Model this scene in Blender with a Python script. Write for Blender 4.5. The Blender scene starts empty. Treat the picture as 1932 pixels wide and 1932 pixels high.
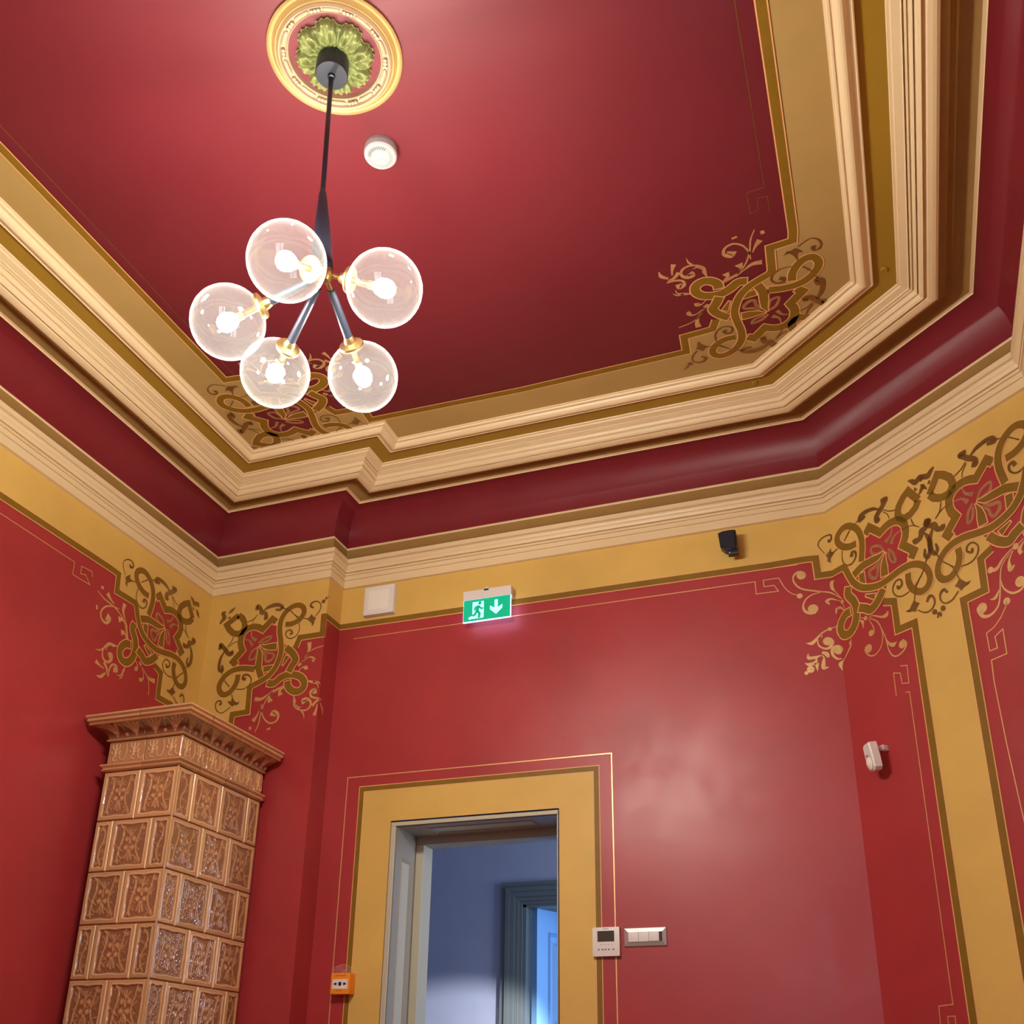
import bpy, bmesh, math, random
import numpy as np
from mathutils import Vector, Matrix
from mathutils.geometry import tessellate_polygon
random.seed(7)
scene = bpy.context.scene
C = scene.collection

# ------------------------------------------------------------------ camera
# plan units ("u"): the back wall stands 6 u from the camera; 1 u = S metres
S = 0.7
EYE = 1.0
F, CX, CY = 1937.13795, 966.0, 1271.65398
YAW, PITCH, ROLL = -0.35288, 0.3879, 0.01595
cyaw, syaw, cp, sp = math.cos(YAW), math.sin(YAW), math.cos(PITCH), math.sin(PITCH)
_f = np.array([syaw*cp, cyaw*cp, sp]); _r = np.array([cyaw, -syaw, 0.0]); _u = np.cross(_r, _f)
cr, sr = math.cos(ROLL), math.sin(ROLL)
RIGHT = cr*_r + sr*_u; UP = -sr*_r + cr*_u; FWD = _f
cam_d = bpy.data.cameras.new('camera'); cam = bpy.data.objects.new('camera', cam_d); C.objects.link(cam)
scene.camera = cam
cam.matrix_world = Matrix(((RIGHT[0], UP[0], -FWD[0], 0), (RIGHT[1], UP[1], -FWD[1], 0), (RIGHT[2], UP[2], -FWD[2], EYE), (0, 0, 0, 1)))
cam_d.sensor_fit = 'HORIZONTAL'; cam_d.sensor_width = 36.0
cam_d.lens = 36.0*F/1932.0
cam_d.shift_x = (966.0-CX)/1932.0
cam_d.shift_y = (CY-966.0)/1932.0
cam_d.clip_start = 0.02; cam_d.clip_end = 60

# ------------------------------------------------------------------ world, exposure, daylight
scene.view_settings.view_transform = 'Standard'; scene.view_settings.look = 'None'
scene.view_settings.exposure = 0.0; scene.view_settings.gamma = 1.0
scene.view_settings.use_curve_mapping = False
w = bpy.data.worlds.new('world'); scene.world = w; w.use_nodes = True
bg = w.node_tree.nodes['Background']; bg.inputs[0].default_value = (0.35, 0.5, 0.9, 1); bg.inputs[1].default_value = 0.6
BULB_STRENGTH = 1080.0
BULB_COLOR = (1.0, 0.95, 0.85)

def lamp(name, kind, loc, target, energy, color, **kw):
    d = bpy.data.lights.new(name, kind); d.energy = energy; d.color = color
    for k, v in kw.items(): setattr(d, k, v)
    o = bpy.data.objects.new(name, d); C.objects.link(o); o.location = loc
    o.rotation_euler = (Vector(target)-Vector(loc)).to_track_quat('-Z', 'Y').to_euler()
    return o
def P3(x, y, z): return (x*S, y*S, EYE+z*S)          # plan units -> world metres
# daylight outside an assumed, unseen window, added to light the back wall
lamp('assumed_window_light', 'AREA', P3(-1.0, -1.3, 1.9), P3(-1.0, 3, 1.2), 30, (0.86, 0.92, 1.0), shape='RECTANGLE', size=1.05, size_y=1.7)
# daylight of the hall and of the room beyond it
lamp('hall_daylight', 'AREA', P3(-0.15, 7.75, 0.9), P3(-3.5, 8.3, 0.6), 44, (0.62, 0.74, 1.0), shape='RECTANGLE', size=0.9, size_y=1.5)
lamp('hall_sunbeam', 'SPOT', P3(-1.2, 7.0, 0.55), P3(-3.42, 8.6, 0.28), 260, (0.97, 0.96, 1.0), spot_size=math.radians(26), spot_blend=0.25, shadow_soft_size=0.08, use_square=True)
lamp('far_room_daylight', 'AREA', P3(-1.2, 9.6, 0.6), P3(-2.9, 9.0, 0.9), 15, (0.22, 0.5, 1.0), shape='RECTANGLE', size=0.8, size_y=1.4)

# ------------------------------------------------------------------ materials
def srgb(r, g, b):
    f = lambda c: (c/255.0/12.92) if c/255.0 <= 0.04045 else (((c/255.0)+0.055)/1.055)**2.4
    return (f(r), f(g), f(b), 1.0)
def mat(name, color, rough=0.5, metallic=0.0, spec=0.5, var=0.0, var_scale=6.0, rvar=0.0, bump=0.0, bump_scale=60.0, coat=0.0, emis=None, estr=0.0, color2=None):
    m = bpy.data.materials.new(name); m.use_nodes = True
    nt = m.node_tree; b = nt.nodes['Principled BSDF']
    b.inputs['Base Color'].default_value = color; b.inputs['Roughness'].default_value = rough
    b.inputs['Metallic'].default_value = metallic; b.inputs['Specular IOR Level'].default_value = spec
    if coat: b.inputs['Coat Weight'].default_value = coat; b.inputs['Coat Roughness'].default_value = 0.08
    if emis: b.inputs['Emission Color'].default_value = emis; b.inputs['Emission Strength'].default_value = estr
    if var or rvar or bump:
        geo = nt.nodes.new('ShaderNodeNewGeometry')
    if var:
        n = nt.nodes.new('ShaderNodeTexNoise'); n.inputs['Scale'].default_value = var_scale; n.inputs['Detail'].default_value = 5; n.inputs['Roughness'].default_value = 0.6
        nt.links.new(geo.outputs['Position'], n.inputs['Vector'])
        mx = nt.nodes.new('ShaderNodeMix'); mx.data_type = 'RGBA'
        c2 = color2 or (min(1, color[0]*(1+var)), min(1, color[1]*(1+var)), min(1, color[2]*(1+var)), 1)
        mx.inputs[6].default_value = (color[0]*(1-var), color[1]*(1-var), color[2]*(1-var), 1); mx.inputs[7].default_value = c2
        rmp = nt.nodes.new('ShaderNodeMapRange'); rmp.inputs[1].default_value = 0.3; rmp.inputs[2].default_value = 0.7
        nt.links.new(n.outputs['Fac'], rmp.inputs[0]); nt.links.new(rmp.outputs[0], mx.inputs[0])
        nt.links.new(mx.outputs[2], b.inputs['Base Color'])
    if rvar:
        n2 = nt.nodes.new('ShaderNodeTexNoise'); n2.inputs['Scale'].default_value = 3.2; n2.inputs['Detail'].default_value = 6; n2.inputs['Roughness'].default_value = 0.65; n2.inputs['Distortion'].default_value = 0.6
        nt.links.new(geo.outputs['Position'], n2.inputs['Vector'])
        mr = nt.nodes.new('ShaderNodeMapRange'); mr.inputs[1].default_value = 0.3; mr.inputs[2].default_value = 0.7
        mr.inputs[3].default_value = rough-rvar; mr.inputs[4].default_value = rough+rvar
        nt.links.new(n2.outputs['Fac'], mr.inputs[0]); nt.links.new(mr.outputs[0], b.inputs['Roughness'])
    if bump:
        n3 = nt.nodes.new('ShaderNodeTexNoise'); n3.inputs['Scale'].default_value = bump_scale; n3.inputs['Detail'].default_value = 3
        nt.links.new(geo.outputs['Position'], n3.inputs['Vector'])
        bp = nt.nodes.new('ShaderNodeBump'); bp.inputs['Strength'].default_value = bump; bp.inputs['Distance'].default_value = 0.003
        nt.links.new(n3.outputs['Fac'], bp.inputs['Height']); nt.links.new(bp.outputs['Normal'], b.inputs['Normal'])
    return m
M = {}
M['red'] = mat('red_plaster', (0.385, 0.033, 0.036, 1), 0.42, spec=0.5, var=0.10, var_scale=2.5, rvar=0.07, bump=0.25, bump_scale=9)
M['ceil_red_dim'] = mat('dimmed_ceiling_red', (0.145, 0.013, 0.019, 1), 0.5, spec=0.4, var=0.06, var_scale=2.0, rvar=0.05, bump=0.1, bump_scale=14)  # red lowered to hold down the bulbs' strong light on the ceiling
M['cove_red_shade'] = mat('shaded_cove_red', (0.21, 0.016, 0.024, 1), 0.38, spec=0.5, var=0.06, var_scale=2.5, rvar=0.08, bump=0.15, bump_scale=7)  # same red as the walls, darkened to put the cove's shade in
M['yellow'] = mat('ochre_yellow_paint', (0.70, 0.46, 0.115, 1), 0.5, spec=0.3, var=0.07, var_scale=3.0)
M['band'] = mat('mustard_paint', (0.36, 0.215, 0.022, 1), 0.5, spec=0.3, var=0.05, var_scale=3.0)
M['ceil_yellow_dim'] = mat('dimmed_ceiling_ochre', (0.44, 0.29, 0.095, 1), 0.55, spec=0.3, var=0.06, var_scale=3.0)  # the wall ochre, dimmed on the ceiling against the bulbs' light
M['olive'] = mat('olive_paint', (0.23, 0.125, 0.010, 1), 0.5, spec=0.3, var=0.08, var_scale=14)
M['peach'] = mat('peach_line_paint', (0.80, 0.42, 0.17, 1), 0.45, spec=0.3)
M['brown'] = mat('bronze_line_paint', (0.34, 0.20, 0.07, 1), 0.35, metallic=0.8, var=0.15, var_scale=30)
M['tan'] = mat('tan_line_paint', (0.46, 0.27, 0.11, 1), 0.4, spec=0.4, metallic=0.5, var=0.2, var_scale=30)
M['gold'] = mat('gold_line_paint', (0.78, 0.54, 0.23, 1), 0.38, metallic=0.6, var=0.12, var_scale=40)
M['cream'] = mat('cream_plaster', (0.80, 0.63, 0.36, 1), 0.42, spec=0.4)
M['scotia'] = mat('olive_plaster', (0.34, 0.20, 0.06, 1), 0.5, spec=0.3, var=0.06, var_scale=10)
M['black'] = mat('black_metal', (0.012, 0.014, 0.022, 1), 0.35, spec=0.5)
M['brass'] = mat('brass', (0.72, 0.56, 0.26, 1), 0.3, metallic=1.0)
M['white'] = mat('white_plastic', (0.80, 0.77, 0.72, 1), 0.35, spec=0.4)
M['white_dim'] = mat('dimmed_white_plastic', (0.42, 0.39, 0.38, 1), 0.4, spec=0.3)  # white plastic darkened so the nearby bulbs don't blow it out
M['lens'] = mat('frosted_plastic', (0.88, 0.86, 0.74, 1), 0.3, spec=0.4)
M['dark'] = mat('dark_plastic', (0.02, 0.02, 0.018, 1), 0.3)
M['lcd'] = mat('grey_display', (0.06, 0.06, 0.045, 1), 0.2)
M['silver'] = mat('silver_plastic', (0.55, 0.56, 0.55, 1), 0.3, metallic=0.6)
M['orange'] = mat('orange_plastic', (0.95, 0.30, 0.015, 1), 0.35)
M['print_dark'] = mat('black_print', (0.01, 0.01, 0.01, 1), 0.5)
M['print_brown'] = mat('brown_print', (0.25, 0.06, 0.01, 1), 0.5)
M['print_grey'] = mat('grey_print', (0.26, 0.24, 0.23, 1), 0.5)
M['exit_green'] = mat('lit_green_panel', (0.0, 0.28, 0.13, 1), 0.3, emis=(0.0, 0.36, 0.19, 1), estr=0.9)
M['exit_white'] = mat('lit_pale_symbol', (0.5, 0.8, 0.95, 1), 0.3, emis=(0.30, 0.75, 1.0, 1), estr=0.95)
M['exit_edge'] = mat('lit_panel_edge', (0.6, 0.7, 0.9, 1), 0.3, emis=(0.50, 0.62, 1.0, 1), estr=3.0)
M['frame_cream'] = mat('cream_woodwork', (0.52, 0.50, 0.36, 1), 0.4, spec=0.4)
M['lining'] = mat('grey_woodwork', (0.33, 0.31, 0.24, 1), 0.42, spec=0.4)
M['hall_wall'] = mat('blue_grey_plaster', (0.36, 0.39, 0.50, 1), 0.6, spec=0.3, var=0.04, var_scale=5)
M['hall_frame'] = mat('green_grey_woodwork', (0.13, 0.155, 0.155, 1), 0.4, spec=0.4)
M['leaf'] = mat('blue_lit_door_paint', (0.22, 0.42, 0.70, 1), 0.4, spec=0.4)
M['rosette'] = mat('pale_green_gilt_plaster', (0.23, 0.25, 0.085, 1), 0.42, spec=0.4, var=0.12, var_scale=30)
M['rose_gold'] = mat('golden_plaster', (0.42, 0.265, 0.095, 1), 0.42, spec=0.4, var=0.06, var_scale=20)
M['rose_pink'] = mat('pinkish_cream_plaster', (0.44, 0.31, 0.19, 1), 0.45, spec=0.35)
M['wood'] = mat('oak_floor', (0.30, 0.17, 0.08, 1), 0.35, var=0.2, var_scale=6)
M['clear'] = mat('clear_plastic', (0.9, 0.9, 0.9, 1), 0.1)
def bulb_mat():
    m = bpy.data.materials.new('lit_bulb'); m.use_nodes = True; nt = m.node_tree; nt.nodes.clear()
    o = nt.nodes.new('ShaderNodeOutputMaterial'); e = nt.nodes.new('ShaderNodeEmission')
    e.inputs[0].default_value = (*BULB_COLOR, 1); e.inputs[1].default_value = BULB_STRENGTH
    nt.links.new(e.outputs[0], o.inputs[0]); return m
M['bulb'] = bulb_mat()
def thin_glass(name, haze, hazecol, rim=1.0, tint=(0.97, 0.97, 0.96, 1), rough=0.03, bumpy=0.0):
    m = bpy.data.materials.new(name); m.use_nodes = True; nt = m.node_tree; nt.nodes.clear()
    o = nt.nodes.new('ShaderNodeOutputMaterial'); t = nt.nodes.new('ShaderNodeBsdfTransparent'); t.inputs[0].default_value = tint
    g = nt.nodes.new('ShaderNodeBsdfGlossy'); g.inputs['Roughness'].default_value = rough
    geo = nt.nodes.new('ShaderNodeNewGeometry'); dt = nt.nodes.new('ShaderNodeVectorMath'); dt.operation = 'DOT_PRODUCT'
    nt.links.new(geo.outputs['Incoming'], dt.inputs[0]); nt.links.new(geo.outputs['Normal'], dt.inputs[1])
    def mth(op, a, b=None, clamp=False):
        n_ = nt.nodes.new('ShaderNodeMath'); n_.operation = op; n_.use_clamp = clamp
        for k_i, v_i in ((0, a), (1, b)):
            if v_i is None: continue
            if isinstance(v_i, (int, float)): n_.inputs[k_i].default_value = v_i
            else: nt.links.new(v_i, n_.inputs[k_i])
        return n_.outputs[0]
    inv = mth('SUBTRACT', 1.0, mth('ABSOLUTE', dt.outputs['Value']), True)
    mulo = mth('ADD', mth('MULTIPLY', mth('POWER', inv, 5.0), 0.9*rim), 0.07*rim, True)      # reflectance of a thin pane, both faces
    hz = mth('ADD', mth('MULTIPLY', mth('POWER', inv, 6.0), haze*14), haze, True)            # white haze put in, denser at the rim to imitate its bright glow
    m1 = nt.nodes.new('ShaderNodeMixShader'); nt.links.new(mulo, m1.inputs[0]); nt.links.new(t.outputs[0], m1.inputs[1]); nt.links.new(g.outputs[0], m1.inputs[2])
    d = nt.nodes.new('ShaderNodeBsdfDiffuse'); d.inputs[0].default_value = hazecol
    tr = nt.nodes.new('ShaderNodeBsdfTranslucent'); tr.inputs[0].default_value = hazecol
    a = nt.nodes.new('ShaderNodeAddShader'); nt.links.new(d.outputs[0], a.inputs[0]); nt.links.new(tr.outputs[0], a.inputs[1])
    m2 = nt.nodes.new('ShaderNodeMixShader'); nt.links.new(hz, m2.inputs[0])
    nt.links.new(m1.outputs[0], m2.inputs[1]); nt.links.new(a.outputs[0], m2.inputs[2]); nt.links.new(m2.outputs[0], o.inputs[0])
    if bumpy:
        n = nt.nodes.new('ShaderNodeTexNoise'); n.inputs['Scale'].default_value = 55; n.inputs['Detail'].default_value = 2
        nt.links.new(geo.outputs['Position'], n.inputs['Vector'])
        bp = nt.nodes.new('ShaderNodeBump'); bp.inputs['Strength'].default_value = bumpy; bp.inputs['Distance'].default_value = 0.002
        nt.links.new(n.outputs['Fac'], bp.inputs['Height']); nt.links.new(bp.outputs['Normal'], g.inputs['Normal'])
    return m
M['globe'] = thin_glass('globe_glass', 0.0034, (0.9, 0.9, 0.87, 1), rim=1.0, rough=0.02, bumpy=0.12)
M['flap'] = thin_glass('clear_flap', 0.05, (0.9, 0.9, 0.9, 1), rim=1.0)
M['pane'] = thin_glass('window_pane', 0.0, (0.9, 0.9, 0.9, 1), rim=0.6)
def ceramic():
    m = bpy.data.materials.new('brown_glazed_ceramic'); m.use_nodes = True; nt = m.node_tree; b = nt.nodes['Principled BSDF']
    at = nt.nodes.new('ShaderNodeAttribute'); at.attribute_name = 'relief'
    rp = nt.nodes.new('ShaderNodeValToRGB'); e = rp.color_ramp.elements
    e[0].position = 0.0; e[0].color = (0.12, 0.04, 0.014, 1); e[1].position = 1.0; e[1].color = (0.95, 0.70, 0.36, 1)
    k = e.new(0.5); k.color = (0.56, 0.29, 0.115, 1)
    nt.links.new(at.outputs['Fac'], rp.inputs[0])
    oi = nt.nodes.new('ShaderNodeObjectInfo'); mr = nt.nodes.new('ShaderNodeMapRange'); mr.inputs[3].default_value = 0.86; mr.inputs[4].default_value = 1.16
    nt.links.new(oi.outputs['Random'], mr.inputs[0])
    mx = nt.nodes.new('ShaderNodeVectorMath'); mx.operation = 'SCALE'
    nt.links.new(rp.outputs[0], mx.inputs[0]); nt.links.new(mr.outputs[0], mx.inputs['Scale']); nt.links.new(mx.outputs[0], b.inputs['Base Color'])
    b.inputs['Roughness'].default_value = 0.20; b.inputs['Specular IOR Level'].default_value = 0.8
    b.inputs['Coat Weight'].default_value = 1.0; b.inputs['Coat Roughness'].default_value = 0.05
    return m
M['ceramic'] = ceramic()
M['grout'] = mat('light_brown_grout', (0.55, 0.32, 0.13, 1), 0.4)

# ------------------------------------------------------------------ helpers
def link(name, me, parent=None, **props):
    o = bpy.data.objects.new(name, me); C.objects.link(o)
    if parent: o.parent = parent
    for k, v in props.items(): o[k] = v
    return o
def empty(name, loc, **props):
    o = bpy.data.objects.new(name, None); C.objects.link(o); o.location = loc; o.empty_display_size = 0.05
    for k, v in props.items(): o[k] = v
    return o
class MB:
    """collects polygons with a material key, in world metres (or parent space)"""
    def __init__(s): s.v = []; s.f = []; s.m = []; s.keys = []
    def poly(s, pts, key):
        i = len(s.v); s.v += [tuple(p) for p in pts]; s.f.append(tuple(range(i, i+len(pts))))
        if key not in s.keys: s.keys.append(key)
        s.m.append(s.keys.index(key))
    def box(s, lo, hi, key, bev=0.0):
        (x0, y0, z0), (x1, y1, z1) = lo, hi
        if bev <= 0:
            p = [(x0,y0,z0),(x1,y0,z0),(x1,y1,z0),(x0,y1,z0),(x0,y0,z1),(x1,y0,z1),(x1,y1,z1),(x0,y1,z1)]
            for q in ((0,3,2,1),(4,5,6,7),(0,1,5,4),(1,2,6,5),(2,3,7,6),(3,0,4,7)): s.poly([p[i] for i in q], key)
        else:
            bm = bmesh.new(); r = bmesh.ops.create_cube(bm, size=1.0)
            for v in bm.verts: v.co = Vector(((x0+x1)/2+v.co.x*(x1-x0), (y0+y1)/2+v.co.y*(y1-y0), (z0+z1)/2+v.co.z*(z1-z0)))
            bmesh.ops.bevel(bm, geom=list(bm.edges), offset=bev, segments=2, affect='EDGES', profile=0.6)
            s.bm(bm, key); bm.free()
    def bm(s, bm, key):
        for f in bm.faces: s.poly([v.co for v in f.verts], key)
    def lathe(s, prof, key, n=32, axis=None, loc=(0, 0, 0)):
        """prof: (r, h) pairs, h along +axis"""
        ax = Vector(axis or (0, 0, 1)).normalized(); a = ax.orthogonal().normalized(); b = ax.cross(a); L = Vector(loc)
        ring = lambda r, h: [L+ax*h+(a*math.cos(2*math.pi*i/n)+b*math.sin(2*math.pi*i/n))*r for i in range(n)]
        R = [ring(r, h) for r, h in prof]
        for j in range(len(R)-1):
            for i in range(n):
                k = (i+1) % n
                if prof[j][0] < 1e-6: s.poly([R[j][0], R[j+1][k], R[j+1][i]][::-1], key)
                elif prof[j+1][0] < 1e-6: s.poly([R[j][i], R[j][k], R[j+1][0]], key)
                else: s.poly([R[j][i], R[j][k], R[j+1][k], R[j+1][i]], key)
    def tube(s, pts, rad, key, n=12, caps=True):
        pts = [Vector(p) for p in pts]; rr = rad if isinstance(rad, (list, tuple)) else [rad]*len(pts)
        rings = []; a = None
        for i, p in enumerate(pts):
            d = (pts[min(i+1, len(pts)-1)]-pts[max(i-1, 0)]).normalized()
            a = d.orthogonal().normalized() if a is None else (a-d*a.dot(d)).normalized()
            b = d.cross(a); rings.append([p+(a*math.cos(2*math.pi*k/n)+b*math.sin(2*math.pi*k/n))*rr[i] for k in range(n)])
        for j in range(len(rings)-1):
            for i in range(n):
                k = (i+1) % n; s.poly([rings[j][i], rings[j][k], rings[j+1][k], rings[j+1][i]], key)
        if caps: s.poly(rings[0][::-1], key); s.poly(rings[-1], key)
    def build(s, name, parent=None, smooth=False, weld=True, offset=None, **props):
        me = bpy.data.meshes.new(name); me.from_pydata(s.v, [], s.f); me.update()
        for k in s.keys: me.materials.append(M[k])
        me.polygons.foreach_set('material_index', s.m)
        if weld:
            bm = bmesh.new(); bm.from_mesh(me); bmesh.ops.remove_doubles(bm, verts=bm.verts, dist=1e-5); bm.to_mesh(me); bm.free()
        if smooth:
            me.polygons.foreach_set('use_smooth', [True]*len(me.polygons))
            try: me.set_sharp_from_angle(angle=math.radians(smooth if smooth is not True else 35))
            except Exception: pass
        o = link(name, me, parent, **props)
        if parent and parent.type == 'EMPTY': o.matrix_parent_inverse = Matrix.Translation(parent.location).inverted()
        return o

# ------------------------------------------------------------------ plan of the room
Z5 = 3.45436; ZC = 4.10; ZF = -EYE/S
cP, cQ, cR, cT = (np.array(p) for p in ((-4.57349, 5.79835), (-3.56235, 5.79835), (-3.56235, 6.0), (-0.09748, 6.0)))
PHI = 0.72268; dC = np.array([math.cos(PHI), -math.sin(PHI)]); cU = cT+1.45472*dC
aD = -math.pi/2-0.01371; dD = np.array([math.cos(aD), math.sin(aD)]); YFRONT = -0.86
cF1 = cU+dD*((YFRONT-cU[1])/dD[1])
aL = math.pi/2+0.00436; dL = np.array([math.cos(aL), math.sin(aL)]); cF2 = cP+dL*((YFRONT-cP[1])/dL[1])
PLAN = [cF2, cP, cQ, cR, cT, cU, cF1]              # walls: left, chimney, return, back, corner, right, front
NW = len(PLAN)
def wall_dir(i): d = PLAN[(i+1) % NW]-PLAN[i]; return d/np.linalg.norm(d)
def wall_nrm(i): d = wall_dir(i); return np.array([d[1], -d[0]])
def offset_corner(i, o):
    """corner i (between wall i-1 and wall i) pushed o units into the room"""
    a, b = (i-1) % NW, i
    p1, d1 = PLAN[a]+wall_nrm(a)*o, wall_dir(a); p2, d2 = PLAN[b]+wall_nrm(b)*o, wall_dir(b)
    t = np.linalg.solve(np.array([d1, -d2]).T, p2-p1); return p1+t[0]*d1
# unfolded perimeter: s = 0 at the corner of the left wall and the chimney wall
SB = [-np.linalg.norm(cP-cF2), 0.0]
for i in range(1, NW-1): SB.append(SB[-1]+np.linalg.norm(PLAN[i+1]-PLAN[i]))
SB.append(SB[-1]+np.linalg.norm(PLAN[0]-PLAN[-1]))
sQ, sR, sT, sU = SB[2], SB[3], SB[4], SB[5]
def wall_pt(i, s, v, off):
    p = PLAN[i]+wall_dir(i)*(s-SB[i])+wall_nrm(i)*off
    return P3(p[0], p[1], Z5-v)
def ray(x, y): return RIGHT*((x-CX)/F)+UP*(-(y-CY)/F)+FWD
def on_wall(i, x, y, off=0.0):
    """perimeter coordinates (s, v) of the point of wall i behind image pixel x, y"""
    n = wall_nrm(i); r = ray(x, y); t = np.dot(PLAN[i]+n*off, n)/(r[0]*n[0]+r[1]*n[1]); q = r*t
    return (np.dot(q[:2]-PLAN[i], wall_dir(i))+SB[i], Z5-q[2])
def on_ceiling(x, y, z=ZC): r = ray(x, y); q = r*z/r[2]; return (q[0], q[1])
def on_y(x, y, Y): r = ray(x, y); return r*(Y/r[1])
def on_bc(x, y):
    q = on_wall(4, x, y); return q if q[0] >= sT else on_wall(3, x, y)

# ------------------------------------------------------------------ painted decoration
def catmull(pts, k=6):
    if len(pts) < 3: return [np.array(p, float) for p in pts]
    P = [np.array(p, float) for p in pts]; P = [2*P[0]-P[1]]+P+[2*P[-1]-P[-2]]; out = []
    for i in range(1, len(P)-2):
        for j in range(k):
            t = j/k; a, b, c, d = P[i-1], P[i], P[i+1], P[i+2]
            out.append(0.5*((2*b)+(-a+c)*t+(2*a-5*b+4*c-d)*t*t+(-a+3*b-3*c+d)*t**3))
    out.append(P[-2]); return out
def ribbon(pts, wd, closed=False, ext=0.0):
    """quads of a band of width wd (number or list) along pts (2D)"""
    n = len(pts); P = [np.array(p, float) for p in pts]
    if not closed and ext:
        P[0] = P[0]-(P[1]-P[0])/(np.linalg.norm(P[1]-P[0])+1e-9)*ext; P[-1] = P[-1]+(P[-1]-P[-2])/(np.linalg.norm(P[-1]-P[-2])+1e-9)*ext
    if isinstance(wd, (list, tuple)): W = list(np.interp(np.linspace(0, 1, n), np.linspace(0, 1, len(wd)), wd))
    else: W = [wd]*n
    L, R = [], []
    for i in range(n):
        a = P[(i-1) % n] if (closed or i > 0) else None; b = P[(i+1) % n] if (closed or i < n-1) else None
        d1 = (P[i]-a) if a is not None else (b-P[i]); d2 = (b-P[i]) if b is not None else d1
        d1 = d1/(np.linalg.norm(d1)+1e-12); d2 = d2/(np.linalg.norm(d2)+1e-12)
        n1 = np.array([-d1[1], d1[0]]); n2 = np.array([-d2[1], d2[0]]); m = n1+n2; l = np.linalg.norm(m)
        m = m/l if l > 1e-6 else n1; c = max(0.35, float(np.dot(m, n1))); h = W[i]/2/c
        L.append(P[i]+m*h); R.append(P[i]-m*h)
    out = []
    for i in range(n if closed else n-1): j = (i+1) % n; out.append([L[i], R[i], R[j], L[j]])
    return out
def clip_poly(poly, a, b, c):
    """keep a*x+b*y+c >= 0"""
    out = []
    for i in range(len(poly)):
        p, q = poly[i], poly[(i+1) % len(poly)]; fp, fq = a*p[0]+b*p[1]+c, a*q[0]+b*q[1]+c
        if fp >= 0: out.append(p)
        if (fp >= 0) != (fq >= 0): t = fp/(fp-fq); out.append((p[0]+t*(q[0]-p[0]), p[1]+t*(q[1]-p[1])))
    return out
def tess(poly):
    v = [Vector((p[0], p[1], 0)) for p in poly]
    return [[poly[i] for i in t] for t in tessellate_polygon([v])]
LAYER = 0.00045                                  # thickness of one coat, plan units
class Wallpaint:
    def __init__(s): s.mb = MB()
    def face(s, poly, key, layer):
        for i in range(NW):
            a, b = SB[i], SB[i+1]
            if min(p[0] for p in poly) > b or max(p[0] for p in poly) < a: continue
            q = clip_poly(poly, 1, 0, -a); q = clip_poly(q, -1, 0, b) if len(q) > 2 else q
            if len(q) > 2: s.mb.poly([wall_pt(i, p[0], p[1], LAYER*layer) for p in q], key)
    def build(s, name, parent): return s.mb.build(name, parent, weld=False) if s.mb.f else None
class Ceilpaint:
    def __init__(s, walls): s.mb = MB(); s.walls = walls
    def face(s, poly, key, layer):
        q = [tuple(p) for p in poly]
        for i in s.walls:
            n = wall_nrm(i); p0 = PLAN[i]+n*0.77; q = clip_poly(q, n[0], n[1], -float(np.dot(n, p0)))
            if len(q) < 3: return
        s.mb.poly([P3(p[0], p[1], ZC-LAYER*layer) for p in q], key)
    def build(s, name, parent): return s.mb.build(name, parent, weld=False) if s.mb.f else None
def paint_fill(t, poly, key, layer):
    for tri in tess(poly): t.face(tri, key, layer)
def paint_disc(t, c, r, key, layer, n=14):
    t.face([(c[0]+r*math.cos(2*math.pi*i/n), c[1]+r*math.sin(2*math.pi*i/n)) for i in range(n)], key, layer)
def paint_line(t, pts, wd, key, layer, smooth=False, closed=False, outline=0.0, okey='peach', ext=0.0, caps=True):
    q = catmull(list(pts)+([pts[0]] if closed and smooth else [])) if smooth else pts
    if closed and smooth: q = q[:-1]
    if outline:
        ow = [x+2*outline for x in wd] if isinstance(wd, (list, tuple)) else wd+2*outline
        for f in ribbon(q, ow, closed, outline if caps else 0): t.face(f, okey, layer)
    for f in ribbon(q, wd, closed, ext): t.face(f, key, layer+0.5)

# the knot ornament, drawn once; coordinates of its own drawing grid, mapped to (u, v) plan units
KU = 240/1932
def knot_uv(x, y):
    s_, v_ = on_wall(1, 395+x*KU, 1125+y*KU); return np.array([s_, v_])
W1 = 0.00058
RIB = [
 ('edge', [(1020,392),(958,348),(815,505),(750,470),(680,462),(600,482),(530,540),(488,620),(475,700),(482,760),(505,828),(357,993),(412,1050)], 86, 0),
 ('edge', [(445,290),(505,330),(538,400),(535,490),(490,550),(430,575),(360,560),(300,500),(268,435),(360,362),(445,290)], 82, 0),
 ('edge', [(825,1112),(965,1088)], 72, 0),
 ('edge', [(1190,908),(1115,1045)], [62,14], 0),
 ('edge', [(1165,782),(1262,862),(1312,965),(1262,1050),(1208,1150)], 88, 2),
 ('edge', [(1190,1290),(1195,1370),(1265,1438),(1350,1445),(1425,1390),(1440,1300),(1385,1225),(1290,1192),(1190,1195),(1085,1240),(975,1325),(885,1318)], 88, 1),
 ('edge', [(440,1190),(420,1300),(360,1410),(275,1485),(195,1490),(150,1410),(172,1310),(260,1195),(380,1122),(520,1098),(690,1112)], 76, 1),
 ('edge', [(748,775),(768,860),(760,960),(752,1100),(792,1240)], [8,60,80,84,86], 1),
 ('edge', [(775,748),(850,768),(930,768),(1025,762)], [5,50,84,90], 1),
]
SRIB = [(1160,430),(1260,420),(1370,360),(1440,262),(1432,175),(1360,138),(1262,165),(1165,245),(1095,370),(1074,520),(1090,680),(1095,830),(1060,965),(990,1110),(880,1228),(750,1310),(650,1362)]
B1 = [(1310,775),(1375,628),(1715,575),(1738,305)]
B2 = [(650,1362),(612,1408),(582,1758),(352,1797),(330,1932)]
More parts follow.
